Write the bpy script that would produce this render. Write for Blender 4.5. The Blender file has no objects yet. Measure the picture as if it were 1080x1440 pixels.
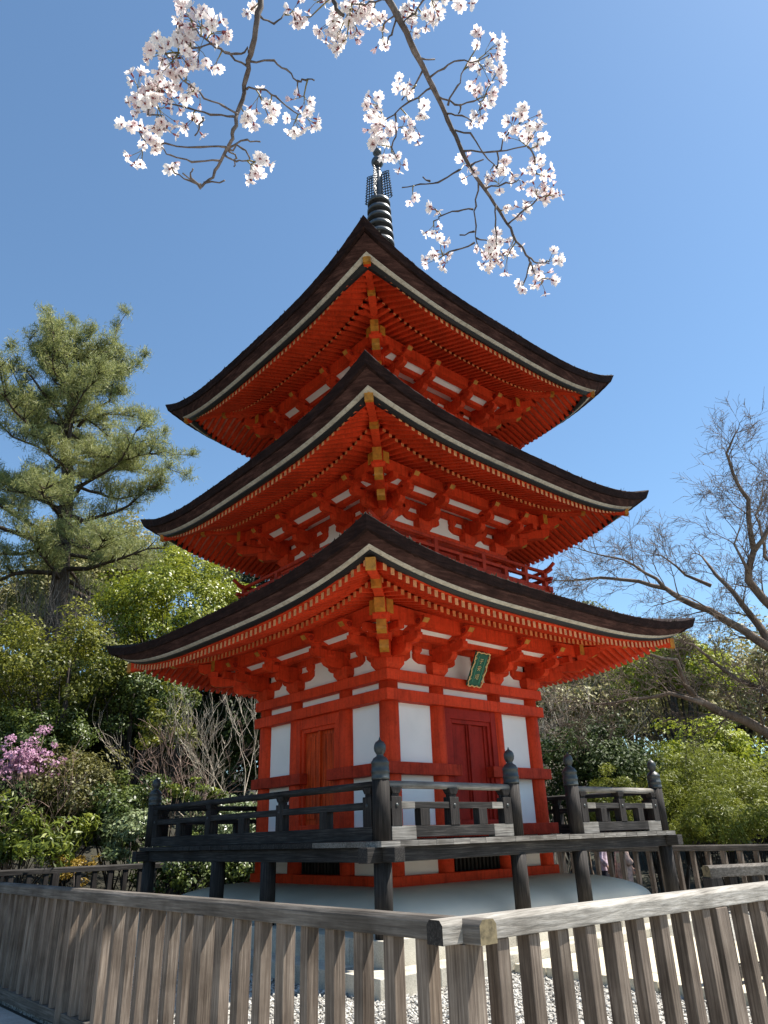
import bpy, bmesh, math, random
import numpy as np
from mathutils import Vector, Matrix
random.seed(7)
rng = np.random.default_rng(7)
R = math.radians
SC = bpy.context.scene
COL = SC.collection

# ------------------------------------------------------------------ camera
CAM = np.array([-8.3837, -9.2958, 1.5344])
YAW, PITCH, ROLL, FPX = 41.529, 24.191, -1.837, 1015.96
def cam_axes():
    y, p, r = R(YAW), R(PITCH), R(ROLL)
    fw = np.array([math.sin(y)*math.cos(p), math.cos(y)*math.cos(p), math.sin(p)])
    rt = np.array([math.cos(y), -math.sin(y), 0.0])
    up = np.cross(rt, fw)
    return math.cos(r)*rt+math.sin(r)*up, math.cos(r)*up-math.sin(r)*rt, fw
RT, UP, FW = cam_axes()
cd = bpy.data.cameras.new('camera')
cam = bpy.data.objects.new('camera', cd)
COL.objects.link(cam)
cd.sensor_fit = 'VERTICAL'
cd.sensor_height = 36.0
cd.lens = FPX/1440*36.0
cd.clip_start = 0.05
cd.clip_end = 3000
M = Matrix(((RT[0], UP[0], -FW[0], CAM[0]), (RT[1], UP[1], -FW[1], CAM[1]), (RT[2], UP[2], -FW[2], CAM[2]), (0, 0, 0, 1)))
cam.matrix_world = M
SC.camera = cam

# ------------------------------------------------------------------ sky, sun, exposure
SUN = Vector((0.5, -0.31, 1.0)).normalized()
W = bpy.data.worlds.new('World')
SC.world = W
W.use_nodes = True
nt = W.node_tree
bg = nt.nodes['Background']
sky = nt.nodes.new('ShaderNodeTexSky')
sky.sky_type = 'NISHITA'
sky.sun_disc = False
sky.sun_elevation = math.asin(SUN.z)
sky.sun_rotation = math.atan2(SUN.x, SUN.y)
sky.altitude = 0
sky.air_density = 1.0
sky.dust_density = 0.3
sky.ozone_density = 4.0
skm = nt.nodes.new('ShaderNodeMix'); skm.data_type = 'RGBA'; skm.blend_type = 'MULTIPLY'
skm.inputs[0].default_value = 1.0
skm.inputs[7].default_value = (0.93, 1.025, 0.98, 1)
nt.links.new(sky.outputs[0], skm.inputs[6])
nt.links.new(skm.outputs[2], bg.inputs[0])
bg.inputs[1].default_value = 0.092
sl = bpy.data.lights.new('sun', 'SUN')
sl.energy = 5.0
sl.angle = R(0.53)
sl.color = (1.0, 0.95, 0.87)
so = bpy.data.objects.new('sun', sl)
COL.objects.link(so)
so.rotation_euler = SUN.to_track_quat('Z', 'Y').to_euler()
so.location = (20, -10, 40)
SC.view_settings.view_transform = 'Standard'
SC.view_settings.look = 'None'
SC.view_settings.exposure = 1.12
SC.view_settings.gamma = 1

def ray(u, v):
    d = FW + RT*(u-540)/FPX - UP*(v-720)/FPX
    return d/np.linalg.norm(d)
def at(u, v, dist):
    d = ray(u, v)
    return CAM + d/np.linalg.norm(d[:2])*dist      # point at a horizontal distance

# ------------------------------------------------------------------ materials
def new_mat(name):
    m = bpy.data.materials.new(name)
    m.use_nodes = True
    n = m.node_tree.nodes
    n.clear()
    out = n.new('ShaderNodeOutputMaterial')
    bs = n.new('ShaderNodeBsdfPrincipled')
    m.node_tree.links.new(bs.outputs[0], out.inputs[0])
    return m, n, m.node_tree.links, bs, out
def ramp(n, stops):
    r = n.new('ShaderNodeValToRGB')
    e = r.color_ramp.elements
    while len(e) < len(stops): e.new(0.5)
    for i, (p, c) in enumerate(stops):
        e[i].position = p
        e[i].color = (*c, 1)
    return r
def coords(n, l, scale=(1, 1, 1), rnd=True):
    tc = n.new('ShaderNodeTexCoord')
    mp = n.new('ShaderNodeMapping')
    mp.inputs['Scale'].default_value = scale
    l.new(tc.outputs['Object'], mp.inputs[0])
    if rnd:
        oi = n.new('ShaderNodeObjectInfo')
        ma = n.new('ShaderNodeMath'); ma.operation = 'MULTIPLY'
        ma.inputs[1].default_value = 37.0
        l.new(oi.outputs['Random'], ma.inputs[0])
        l.new(ma.outputs[0], mp.inputs['Location'])
    return mp
def noise(n, l, vec, scale, detail=4, rough=.55):
    t = n.new('ShaderNodeTexNoise')
    t.inputs['Scale'].default_value = scale
    t.inputs['Detail'].default_value = detail
    t.inputs['Roughness'].default_value = rough
    l.new(vec.outputs[0], t.inputs['Vector'])
    return t
def bump(n, l, bs, src, strength, dist=.01):
    b = n.new('ShaderNodeBump')
    b.inputs['Strength'].default_value = strength
    b.inputs['Distance'].default_value = dist
    l.new(src, b.inputs['Height'])
    l.new(b.outputs[0], bs.inputs['Normal'])
def paint(name, col, rough=.5, var=.12, scale=6, bumps=.12, stretch=(1, 1, 1), spec=.35, grime=0):
    m, n, l, bs, out = new_mat(name)
    mp = coords(n, l, stretch)
    a = noise(n, l, mp, scale, 6)
    lo = tuple(max(0, c*(1-var*1.6)) for c in col)
    hi = tuple(min(1, c*(1+var)) for c in col)
    r = ramp(n, [(.3, lo), (.52, col), (.75, hi)])
    l.new(a.outputs[0], r.inputs[0])
    src = r.outputs[0]
    if grime:
        for sc_, sz, lo_ in (((1, 1, 1), 1.1, 1-grime), ((22, 22, 1.1), 1.0, 1-grime*1.2), ((1, 1, 1), 26, 1-grime*.7)):
            mpg = coords(n, l, sc_)
            gn = noise(n, l, mpg, sz, 6, .65)
            gr = ramp(n, [(.30, (lo_, lo_*.97, lo_*.94)), (.50, (1, 1, 1)), (.78, (1.06, 1.08, 1.1))])
            l.new(gn.outputs[0], gr.inputs[0])
            mx = n.new('ShaderNodeMix'); mx.data_type = 'RGBA'; mx.blend_type = 'MULTIPLY'; mx.inputs[0].default_value = 1
            l.new(src, mx.inputs[6]); l.new(gr.outputs[0], mx.inputs[7])
            src = mx.outputs[2]
    l.new(src, bs.inputs['Base Color'])
    b = noise(n, l, mp, scale*14, 3)
    bump(n, l, bs, b.outputs[0], bumps, .004)
    bs.inputs['Roughness'].default_value = rough
    bs.inputs['Specular IOR Level'].default_value = spec
    return m
def wood(name, axis, dark, mid, light, rough=.8, bumps=.7):
    m, n, l, bs, out = new_mat(name)
    st = [48, 48, 48]; st[axis] = 1.7
    mp = coords(n, l, tuple(st))
    g = noise(n, l, mp, 1.5, 8, .65)
    r = ramp(n, [(.28, dark), (.5, mid), (.74, light)])
    l.new(g.outputs[0], r.inputs[0])
    mp2 = coords(n, l, (1, 1, 1))
    bl = noise(n, l, mp2, 2.3, 5)
    r2 = ramp(n, [(.32, (.5, .48, .46)), (.6, (1.0, 1.0, 1.0)), (.8, (1.25, 1.22, 1.18))])
    l.new(bl.outputs[0], r2.inputs[0])
    mx = n.new('ShaderNodeMix'); mx.data_type = 'RGBA'; mx.blend_type = 'MULTIPLY'
    mx.inputs[0].default_value = 1
    l.new(r.outputs[0], mx.inputs[6]); l.new(r2.outputs[0], mx.inputs[7])
    l.new(mx.outputs[2], bs.inputs['Base Color'])
    bump(n, l, bs, g.outputs[0], bumps, .006)
    bs.inputs['Roughness'].default_value = rough
    bs.inputs['Specular IOR Level'].default_value = .2
    return m
def leafmat(name, lo, mid, hi, rough=.5, trans=.35, spec=.4):
    m, n, l, bs, out = new_mat(name)
    a = n.new('ShaderNodeAttribute'); a.attribute_name = 'tint'
    r = ramp(n, [(.0, lo), (.5, mid), (1.0, hi)])
    l.new(a.outputs['Fac'], r.inputs[0])
    l.new(r.outputs[0], bs.inputs['Base Color'])
    bs.inputs['Roughness'].default_value = rough
    bs.inputs['Specular IOR Level'].default_value = spec
    tr = n.new('ShaderNodeBsdfTranslucent')
    l.new(r.outputs[0], tr.inputs[0])
    mx = n.new('ShaderNodeMixShader'); mx.inputs[0].default_value = trans
    l.new(bs.outputs[0], mx.inputs[1]); l.new(tr.outputs[0], mx.inputs[2])
    l.new(mx.outputs[0], out.inputs[0])
    return m

VERM = (.66, .056, .016)
M_red = paint('vermilion_paint', VERM, .6, .14, 3.0, spec=.12, grime=.28)
M_red2 = paint('vermilion_paint_weathered', (.48, .042, .016), .65, .2, 5, .2, spec=.12, grime=.35)
M_bounce_pink = paint('bounce_pink_ceiling_paint', (.50, .17, .11), .7, .2, 8, spec=.1)  # reflected red light and the dim rafter gaps are put into this pink
M_door_red = paint('dark_red_door_paint', (.33, .022, .012), .6, .15, 4, spec=.12, grime=.25)
M_door_orange = paint('worn_orange_door_paint', (.62, .066, .010), .55, .35, 3, .25, (9, 9, .7), spec=.15, grime=.3)
M_ochre = paint('ochre_end_paint', (.46, .19, .022), .55, .25, 12)
M_tip = paint('pale_orange_rafter_tip_paint', (.62, .235, .08), .6, .25, 12)
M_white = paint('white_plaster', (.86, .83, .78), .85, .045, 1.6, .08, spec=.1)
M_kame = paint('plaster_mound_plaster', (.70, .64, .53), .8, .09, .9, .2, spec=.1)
M_boardwhite = paint('white_eave_paint', (.46, .42, .345), .8, .12, 6, spec=.1, grime=.25)  # dulled from white: the shade on the eave strip is put into the tone
M_black = paint('black_lacquer', (.012, .011, .011), .5, .1, 8)
M_iron = paint('dark_bronze', (.035, .042, .042), .45, .25, 9, .15, spec=.5)
M_spire = paint('spire_bronze', (.055, .058, .062), .36, .3, 6, .1, spec=.6)
M_green = paint('green_plaque_paint', (.016, .11, .068), .5, .12, 20)
M_gold = paint('gilded_trim', (.78, .58, .26), .35, .12, 20)
G_D, G_M, G_L = (.06, .05, .042), (.125, .11, .094), (.24, .215, .187)
M_fx = wood('grey_wood_along_x', 0, G_D, G_M, G_L)
M_fy = wood('grey_wood_along_y', 1, G_D, G_M, G_L)
M_fz = wood('grey_wood_upright', 2, (.072, .054, .042), (.182, .143, .112), (.34, .28, .222))
M_end = paint('lichen_end_grain', (.17, .135, .075), .9, .4, 30, .5)
D_D, D_M, D_L = (.013, .012, .011), (.032, .029, .027), (.10, .09, .082)
M_dx = wood('dark_wood_along_x', 0, D_D, D_M, D_L)
M_dy = wood('dark_wood_along_y', 1, D_D, D_M, D_L)
M_dz = wood('dark_wood_upright', 2, (.012, .0105, .01), (.030, .026, .024), (.085, .075, .067))
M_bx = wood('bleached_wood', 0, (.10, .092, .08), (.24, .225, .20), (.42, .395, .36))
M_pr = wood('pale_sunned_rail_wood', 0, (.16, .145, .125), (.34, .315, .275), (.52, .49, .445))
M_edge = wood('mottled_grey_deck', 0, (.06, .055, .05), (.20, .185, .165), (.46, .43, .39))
M_bark_pine = wood('pine_bark', 2, (.03, .022, .018), (.085, .06, .045), (.17, .12, .09), .9, .8)
M_bark_grey = wood('grey_bark', 2, (.05, .045, .04), (.12, .105, .09), (.22, .20, .18), .9, .6)
M_bark_pale = wood('pale_bark', 2, (.26, .22, .17), (.46, .40, .32), (.64, .58, .48), .9, .4)
M_bark_tan = wood('tan_grey_bark', 2, (.075, .055, .042), (.19, .14, .105), (.36, .29, .23), .9, .5)
M_bark_dark = wood('dark_bark', 2, (.025, .02, .018), (.06, .05, .045), (.12, .10, .09), .9, .6)
M_bark_pink = wood('pinkish_twigs', 2, (.22, .14, .115), (.38, .26, .21), (.52, .39, .33), .9, .3)

def thatchmat(k_=1.0):
    m, n, l, bs, out = new_mat('cypress_bark_thatch')
    mp = coords(n, l, (2.5, 2.5, 30), False)
    a = noise(n, l, mp, 1.2, 6, .7)
    mp2 = coords(n, l, (1, 1, 1), False)
    b = noise(n, l, mp2, 3.0, 6, .65)
    r = ramp(n, [(.3, (.011*k_, .0055*k_, .005*k_)), (.5, (.028*k_, .0135*k_, .0115*k_)), (.72, (.062*k_, .033*k_, .028*k_))])
    l.new(a.outputs[0], r.inputs[0])
    r2 = ramp(n, [(.3, (.6, .55, .55)), (.7, (1.3, 1.25, 1.2))])
    l.new(b.outputs[0], r2.inputs[0])
    mx = n.new('ShaderNodeMix'); mx.data_type = 'RGBA'; mx.blend_type = 'MULTIPLY'; mx.inputs[0].default_value = 1
    l.new(r.outputs[0], mx.inputs[6]); l.new(r2.outputs[0], mx.inputs[7])
    l.new(mx.outputs[2], bs.inputs['Base Color'])
    mp3 = coords(n, l, (14, 14, 120), False)
    c = noise(n, l, mp3, 1.5, 5, .7)
    bump(n, l, bs, c.outputs[0], .8, .012)
    bs.inputs['Roughness'].default_value = .9
    bs.inputs['Specular IOR Level'].default_value = .15
    return m
M_thatch = thatchmat(.66); M_thatch2 = thatchmat(1.7)
M_moss = paint('dry_moss', (.045, .035, .02), .95, .5, 9)
def stonemat(name, lo, mid, hi, speck=90):
    m, n, l, bs, out = new_mat(name)
    mp = coords(n, l, (1, 1, 1), True)
    a = noise(n, l, mp, speck, 4, .7)
    b = noise(n, l, mp, 2.5, 4)
    mx0 = n.new('ShaderNodeMath'); mx0.operation = 'ADD'
    ms = n.new('ShaderNodeMath'); ms.operation = 'MULTIPLY'; ms.inputs[1].default_value = .55
    l.new(b.outputs[0], ms.inputs[0])
    ms2 = n.new('ShaderNodeMath'); ms2.operation = 'MULTIPLY'; ms2.inputs[1].default_value = .5
    l.new(a.outputs[0], ms2.inputs[0])
    l.new(ms.outputs[0], mx0.inputs[0]); l.new(ms2.outputs[0], mx0.inputs[1])
    r = ramp(n, [(.38, lo), (.52, mid), (.66, hi)])
    l.new(mx0.outputs[0], r.inputs[0])
    l.new(r.outputs[0], bs.inputs['Base Color'])
    bump(n, l, bs, a.outputs[0], .5, .006)
    bs.inputs['Roughness'].default_value = .85
    return m
M_granite = stonemat('granite', (.22, .20, .165), (.42, .385, .31), (.58, .54, .45))
M_slab = stonemat('paving_stone', (.36, .32, .23), (.52, .46, .34), (.62, .56, .43), 40)
def gravelmat(name, pebble):
    m, n, l, bs, out = new_mat(name)
    if pebble:
        a = n.new('ShaderNodeAttribute'); a.attribute_name = 'tint'
        r = ramp(n, [(.0, (.13, .12, .105)), (.45, (.34, .32, .285)), (1.0, (.58, .555, .50))])
        l.new(a.outputs['Fac'], r.inputs[0])
    else:
        mp = coords(n, l, (1, 1, 1), False)
        v = n.new('ShaderNodeTexVoronoi'); v.inputs['Scale'].default_value = 38
        l.new(mp.outputs[0], v.inputs['Vector'])
        r = ramp(n, [(.1, (.14, .13, .11)), (.5, (.34, .32, .28)), (.9, (.52, .50, .45))])
        l.new(v.outputs['Color'], r.inputs[0])
        bump(n, l, bs, v.outputs['Distance'], 1.0, .03)
    l.new(r.outputs[0], bs.inputs['Base Color'])
    bs.inputs['Roughness'].default_value = .85
    return m
M_gravel = gravelmat('gravel_bed', False)
M_pebble = gravelmat('gravel_stone', True)
def groundmat():
    m, n, l, bs, out = new_mat('forest_floor')
    mp = coords(n, l, (1, 1, 1), False)
    a = noise(n, l, mp, 1.3, 8, .7)
    r = ramp(n, [(.3, (.012, .010, .006)), (.5, (.028, .025, .014)), (.7, (.032, .036, .016))])
    l.new(a.outputs[0], r.inputs[0])
    l.new(r.outputs[0], bs.inputs['Base Color'])
    b = noise(n, l, mp, 14, 6)
    bump(n, l, bs, b.outputs[0], .8, .08)
    bs.inputs['Roughness'].default_value = .95
    return m
M_ground = groundmat()
M_pave = stonemat('grey_pavement', (.25, .24, .215), (.36, .34, .305), (.46, .435, .39), 60)
M_skin = paint('skin', (.55, .33, .24), .55, .06, 8)
M_hair = paint('dark_hair', (.015, .012, .010), .4, .3, 40)
M_petal = leafmat('cherry_petals', (.70, .54, .55), (.83, .76, .73), (.89, .86, .82), .65, .48, .15)
M_calyx = paint('cherry_calyx', (.20, .045, .05), .6, .3, 40)
M_pedicel = paint('cherry_pedicel', (.16, .13, .035), .6, .3, 40)
M_cherrybark = wood('cherry_bark', 2, (.05, .042, .038), (.12, .10, .092), (.22, .19, .175), .8, .5)

# ------------------------------------------------------------------ mesh helpers
class MB:
    def __init__(s):
        s.v = []; s.f = []; s.m = []; s.sm = []
    def add(s, vs, fs, mi=0, smooth=False):
        b = len(s.v)
        s.v += [tuple(map(float, p)) for p in vs]
        for f in fs:
            s.f.append([b+i for i in f]); s.m.append(mi); s.sm.append(smooth)
    def hexa(s, p, mi=0, endmi=None):        # 8 corners: bottom ring 0-3, top ring 4-7
        s.add(p, [(0, 3, 2, 1), (4, 5, 6, 7), (0, 1, 5, 4), (1, 2, 6, 5), (2, 3, 7, 6), (3, 0, 4, 7)], mi)
    def box(s, x0, x1, y0, y1, z0, z1, mi=0):
        s.hexa([(x0, y0, z0), (x1, y0, z0), (x1, y1, z0), (x0, y1, z0), (x0, y0, z1), (x1, y0, z1), (x1, y1, z1), (x0, y1, z1)], mi)
    def tube(s, pts, rad, sides=6, mi=0, cap=True, smooth=True):
        P = [Vector(p) for p in pts]
        n = len(P)
        if n < 2: return
        vs = []; ref = None
        for i in range(n):
            t = (P[min(i+1, n-1)]-P[max(i-1, 0)])
            if t.length < 1e-9: t = Vector((0, 0, 1))
            t.normalize()
            if ref is None:
                ref = t.orthogonal().normalized()
            else:
                ref = ref - t*ref.dot(t)
                ref = t.orthogonal().normalized() if ref.length < 1e-6 else ref.normalized()
            bi = t.cross(ref)
            r = rad[i] if hasattr(rad, '__len__') else rad
            for k in range(sides):
                a = 2*math.pi*k/sides
                vs.append(P[i] + (ref*math.cos(a)+bi*math.sin(a))*r)
        fs = []
        for i in range(n-1):
            for k in range(sides):
                k2 = (k+1) % sides
                fs.append((i*sides+k, i*sides+k2, (i+1)*sides+k2, (i+1)*sides+k))
        if cap:
            fs.append(tuple(range(sides-1, -1, -1)))
            fs.append(tuple((n-1)*sides+k for k in range(sides)))
        s.add(vs, fs, mi, smooth)
    def lathe(s, prof, cx, cy, n=24, mi=0, smooth=True):
        vs = []; fs = []
        for r, z in prof:
            for k in range(n):
                a = 2*math.pi*k/n
                vs.append((cx+r*math.cos(a), cy+r*math.sin(a), z))
        for i in range(len(prof)-1):
            for k in range(n):
                k2 = (k+1) % n
                fs.append((i*n+k, i*n+k2, (i+1)*n+k2, (i+1)*n+k))
        fs.append(tuple(range(n-1, -1, -1)))
        fs.append(tuple((len(prof)-1)*n+k for k in range(n)))
        s.add(vs, fs, mi, smooth)
    def build(s, name, mats, parent=None, loc=None, bevel=0, recalc=True):
        if not isinstance(mats, (list, tuple)): mats = [mats]
        base = Vector(loc) if loc is not None else (Vector(parent['base']) if parent is not None and 'base' in parent else Vector((0, 0, 0)))
        me = bpy.data.meshes.new(name)
        bx, by, bz = base
        me.from_pydata([(x-bx, y-by, z-bz) for x, y, z in s.v], [], s.f)
        for mt in mats: me.materials.append(mt)
        me.polygons.foreach_set('material_index', s.m)
        me.polygons.foreach_set('use_smooth', s.sm)
        if recalc and len(s.v) < 60000:
            b = bmesh.new(); b.from_mesh(me)
            bmesh.ops.recalc_face_normals(b, faces=b.faces)
            b.to_mesh(me); b.free()
        me.update()
        o = bpy.data.objects.new(name, me)
        COL.objects.link(o)
        if parent is not None:
            o.parent = parent
            pb = Vector(parent['base'])
            o.location = base-pb
        else:
            o.location = base
        o['base'] = tuple(base)
        if bevel:
            md = o.modifiers.new('bevel', 'BEVEL')
            md.width = bevel; md.segments = 2; md.limit_method = 'ANGLE'
        return o
def thing(name, label, cat, base=(0, 0, 0), group=None):
    o = bpy.data.objects.new(name, None)
    COL.objects.link(o)
    o.location = base
    o['base'] = tuple(map(float, base))
    o['label'] = label; o['category'] = cat
    if group: o['group'] = group
    return o
def holder(name, parent):                 # an Empty part that carries sub-parts
    o = bpy.data.objects.new(name, None)
    COL.objects.link(o)
    o.parent = parent
    o['base'] = tuple(parent['base'])
    return o
def clone(o, parent, off):
    c = o.copy(); COL.objects.link(c)
    c.parent = parent
    c.location = Vector(o.location)+Vector(off)
    return c
def tag(o, label, cat, group=None):
    o['label'] = label; o['category'] = cat
    if group: o['group'] = group
    return o
def quads_mesh(name, verts, tint, mat, nper=4, parent=None, base=None, mats=None, midx=None):
    """verts (N,nper,3) world coordinates -> one mesh of N polygons with a per-face tint"""
    N = len(verts)
    me = bpy.data.meshes.new(name)
    b = np.array(base if base is not None else (parent['base'] if parent is not None else (0, 0, 0)))
    co = (verts.reshape(-1, 3)-b).astype(np.float32)
    me.vertices.add(len(co)); me.vertices.foreach_set('co', co.ravel())
    me.loops.add(len(co)); me.loops.foreach_set('vertex_index', np.arange(len(co), dtype=np.int32))
    me.polygons.add(N); me.polygons.foreach_set('loop_start', np.arange(0, len(co), nper, dtype=np.int32))
    for mt in (mats or [mat]): me.materials.append(mt)
    if midx is not None: me.polygons.foreach_set('material_index', midx.astype(np.int32))
    at_ = me.attributes.new('tint', 'FLOAT', 'FACE')
    at_.data.foreach_set('value', np.clip(tint, 0, 1).astype(np.float32))
    me.update(calc_edges=True)
    o = bpy.data.objects.new(name, me)
    COL.objects.link(o)
    if parent is not None: o.parent = parent
    else: o.location = tuple(b)
    return o

OD = [(0, -1), (1, 0), (0, 1), (-1, 0)]
AD = [(1, 0), (0, 1), (-1, 0), (0, -1)]
def SW(k, o, a, z):
    return (OD[k][0]*o+AD[k][0]*a, OD[k][1]*o+AD[k][1]*a, z)
def sbox(mb, k, o0, o1, a0, a1, z0, z1, mi=0):
    mb.hexa([SW(k, o0, a0, z0), SW(k, o1, a0, z0), SW(k, o1, a1, z0), SW(k, o0, a1, z0),
             SW(k, o0, a0, z1), SW(k, o1, a0, z1), SW(k, o1, a1, z1), SW(k, o0, a1, z1)], mi)
def prism(mb, prof, to3, w, mi=0, endfaces=None):
    """extrude 2-D outline (p,z) sideways by +-w/2; to3(p,s,z)->xyz; endfaces: {edge index: material}"""
    n = len(prof)
    vs = [to3(p, -w/2, z) for p, z in prof]+[to3(p, w/2, z) for p, z in prof]
    mb.add(vs, [tuple(range(n))], mi)
    mb.add(vs, [tuple(range(2*n-1, n-1, -1))], mi)
    for i in range(n):
        j = (i+1) % n
        mb.add([vs[i], vs[j], vs[n+j], vs[n+i]], [(0, 1, 2, 3)], (endfaces or {}).get(i, mi))

# ------------------------------------------------------------------ terrain
def sstep(a, b, x):
    t = np.clip((x-a)/(b-a), 0, 1)
    return t*t*(3-2*t)
def softp(x, k=1.5):
    return np.log1p(np.exp(np.clip(x/k, -30, 30)))*k
def terrain(x, y):
    x = np.asarray(x, float); y = np.asarray(y, float)
    s = softp(y-9.0)
    slope = .60-.50*sstep(2, 18, x)
    h = 23*(1-np.exp(-s*slope/23)) 
    h = h + 6*(1-np.exp(-softp(x-22, 3)*.10))
    dip = -.40*sstep(6.2, 8.5, x)*(1-sstep(18, 30, x))
    return .08 + h - softp(np.array(-9.0), 1.5)*0 + dip
def grid_axis(lim):
    t = np.linspace(-1, 1, 150)
    return np.sinh(t*4.6)/math.sinh(4.6)*lim
gx = grid_axis(900); gy = grid_axis(900)
GX, GY = np.meshgrid(gx, gy, indexing='ij')
GZ = terrain(GX, GY)
n = len(gx)
me = bpy.data.meshes.new('ground')
vv = np.stack([GX, GY, GZ], -1).reshape(-1, 3)
idx = np.arange(n*n).reshape(n, n)
fs = np.stack([idx[:-1, :-1], idx[1:, :-1], idx[1:, 1:], idx[:-1, 1:]], -1).reshape(-1, 4)
me.from_pydata(vv.tolist(), [], fs.tolist())
me.materials.append(M_ground)
me.polygons.foreach_set('use_smooth', [True]*len(fs))
g = bpy.data.objects.new('ground', me); COL.objects.link(g); g['kind'] = 'structure'
mb = MB(); mb.box(-14, -5.72, -30, 6, .0, .112); mb.box(-5.72, 12, -30, -7.06, .0, .1125)
o = mb.build('pavement', M_pave); o['kind'] = 'structure'
mb = MB(); mb.box(-5.62, 5.75, -7.05, 6.05, .02, .165)
o = mb.build('gravel_bed', M_gravel); o['kind'] = 'structure'
# path of stone slabs from the front fence to the pagoda's right-hand side
mb = MB()
y = -3.37
row = 0
while y > -6.45:
    d = .42+.06*math.sin(row*2.1)
    cuts = [-1.5, -.9+.15*math.sin(row*1.7), .0+.1*math.sin(row*2.9), .85+.1*math.cos(row), 1.5]
    mb.box(cuts[0], cuts[0]+.22, y-d+.006, y-.006, .1, .262+.003*(row % 2))
    cuts[0] += .23
    for a, b in zip(cuts[:-1], cuts[1:]):
        mb.box(a+.005, b-.005, y-d+.006, y-.006, .1, .25+.003*random.random())
    y -= d; row += 1
o = mb.build('path', M_slab, bevel=.006); o['kind'] = 'structure'

# gravel stones (nobody could count them)
def icos():
    t = (1+5**.5)/2
    v = np.array([(-1, t, 0), (1, t, 0), (-1, -t, 0), (1, -t, 0), (0, -1, t), (0, 1, t), (0, -1, -t), (0, 1, -t), (t, 0, -1), (t, 0, 1), (-t, 0, -1), (-t, 0, 1)], float)
    v /= np.linalg.norm(v[0])
    f = np.array([(0, 11, 5), (0, 5, 1), (0, 1, 7), (0, 7, 10), (0, 10, 11), (1, 5, 9), (5, 11, 4), (11, 10, 2), (10, 7, 6), (7, 1, 8), (3, 9, 4), (3, 4, 2), (3, 2, 6), (3, 6, 8), (3, 8, 9), (4, 9, 5), (2, 4, 11), (6, 2, 10), (8, 6, 7), (9, 8, 1)])
    return v, f
def pebbles():
    n = 80000
    x = rng.uniform(-5.62, 2.5, n); y = rng.uniform(-6.5, 5, n)
    ok = ((x < -3.3) | (y < -3.3)) & ~((x > -1.5) & (y < -3.3)) & ((x < -1.5) & (y < 2.5))
    x, y = x[ok], y[ok]; n = len(x)
    v, f = icos()
    vv = v[None]*(1+rng.normal(0, .16, (n, 12, 1)))
    sc = np.stack([rng.uniform(.011, .026, n), rng.uniform(.010, .020, n), rng.uniform(.008, .015, n)], -1)
    vv = vv*sc[:, None]
    a = rng.uniform(0, 2*np.pi, n); c, s_ = np.cos(a), np.sin(a)
    tl = rng.normal(0, .5, n)
    X = vv[..., 0]*c[:, None]-vv[..., 1]*s_[:, None]; Y = vv[..., 0]*s_[:, None]+vv[..., 1]*c[:, None]
    Z = vv[..., 2]+X*np.tan(np.clip(tl, -.9, .9))[:, None]*.5
    P = np.stack([X+x[:, None], Y+y[:, None], Z+.168+rng.uniform(0, .016, n)[:, None]], -1)
    tri = P[:, f]                                # n,20,3,3
    t = np.repeat(np.clip(rng.normal(.55, .25, n), 0, 1), 20)
    o = quads_mesh('gravel', tri.reshape(-1, 3, 3), t, M_pebble, 3)
    o['kind'] = 'stuff'; o['label'] = 'loose pale grey gravel between the fence and the stone platform'
pebbles()

# ------------------------------------------------------------------ stone platform
plat = thing('stone_platform', 'low two step granite platform under the red pagoda', 'platform', (0, 0, .1))
def ring_blocks(s_out, s_in, z0, z1, L, off):
    for k in range(4):
        a = -s_out
        ln = L*.6
        while a < s_in-1e-6:
            b = min(a+ln, s_in)
            if s_in-b < .25: b = s_in
            mb = MB(); sbox(mb, k, s_in+.0, s_out, a+.003, b-.003, z0, z1)
            mb.build('stone_block', M_granite, plat, bevel=.008)
            a = b; ln = L*(.85+.3*random.random())
ring_blocks(3.0, 2.45, .12, .585, 1.25, 0)
ring_blocks(3.36, 3.0-.004, .1, .345, 1.3, .3)

# ------------------------------------------------------------------ pagoda
pg = thing('pagoda', 'three storey vermilion pagoda with dark bark roofs and white panels', 'pagoda', (0, 0, .58))

# plaster mound under the walls
def sqloop(r, z, n, sq=1.0):
    pts = []
    for k in range(4):
        for i in range(n):
            pts.append(SW(k, r, -r+2*r*i/n, z))
    return pts
mb = MB()
prof = []
for i in range(15):
    t = i/14*math.pi/2
    prof.append((2.64-1.1*(1-math.cos(t))**1.0, .58+.375*math.sin(t)**.9))
prof.append((1.3, .957))
N = 16
vs = []; fs = []
for r, z in prof: vs += sqloop(r, z, N)
for i in range(len(prof)-1):
    for j in range(4*N):
        j2 = (j+1) % (4*N)
        fs.append((i*4*N+j, i*4*N+j2, (i+1)*4*N+j2, (i+1)*4*N+j))
mb.add(vs, fs, 0, True)
mb.build('plaster_mound', M_kame, pg)

CW, CI = 1.55, .64
# columns of the first storey
mb = MB(); mb.lathe([(.135, .93), (.14, 1.1), (.14, 2.8), (.135, 3.56)], 0, 0, 24)
col0 = None
for k in range(4):
    for a in (-CW, -CI, CI):
        p = SW(k, CW, a, 0)
        if col0 is None:
            mbc = MB(); mbc.lathe([(.135, .93), (.14, 1.1), (.14, 2.8), (.135, 3.56)], p[0], p[1], 24)
            col0 = mbc.build('column', M_red, pg); p0 = p
        else:
            clone(col0, pg, (p[0]-p0[0], p[1]-p0[1], 0))
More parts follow.
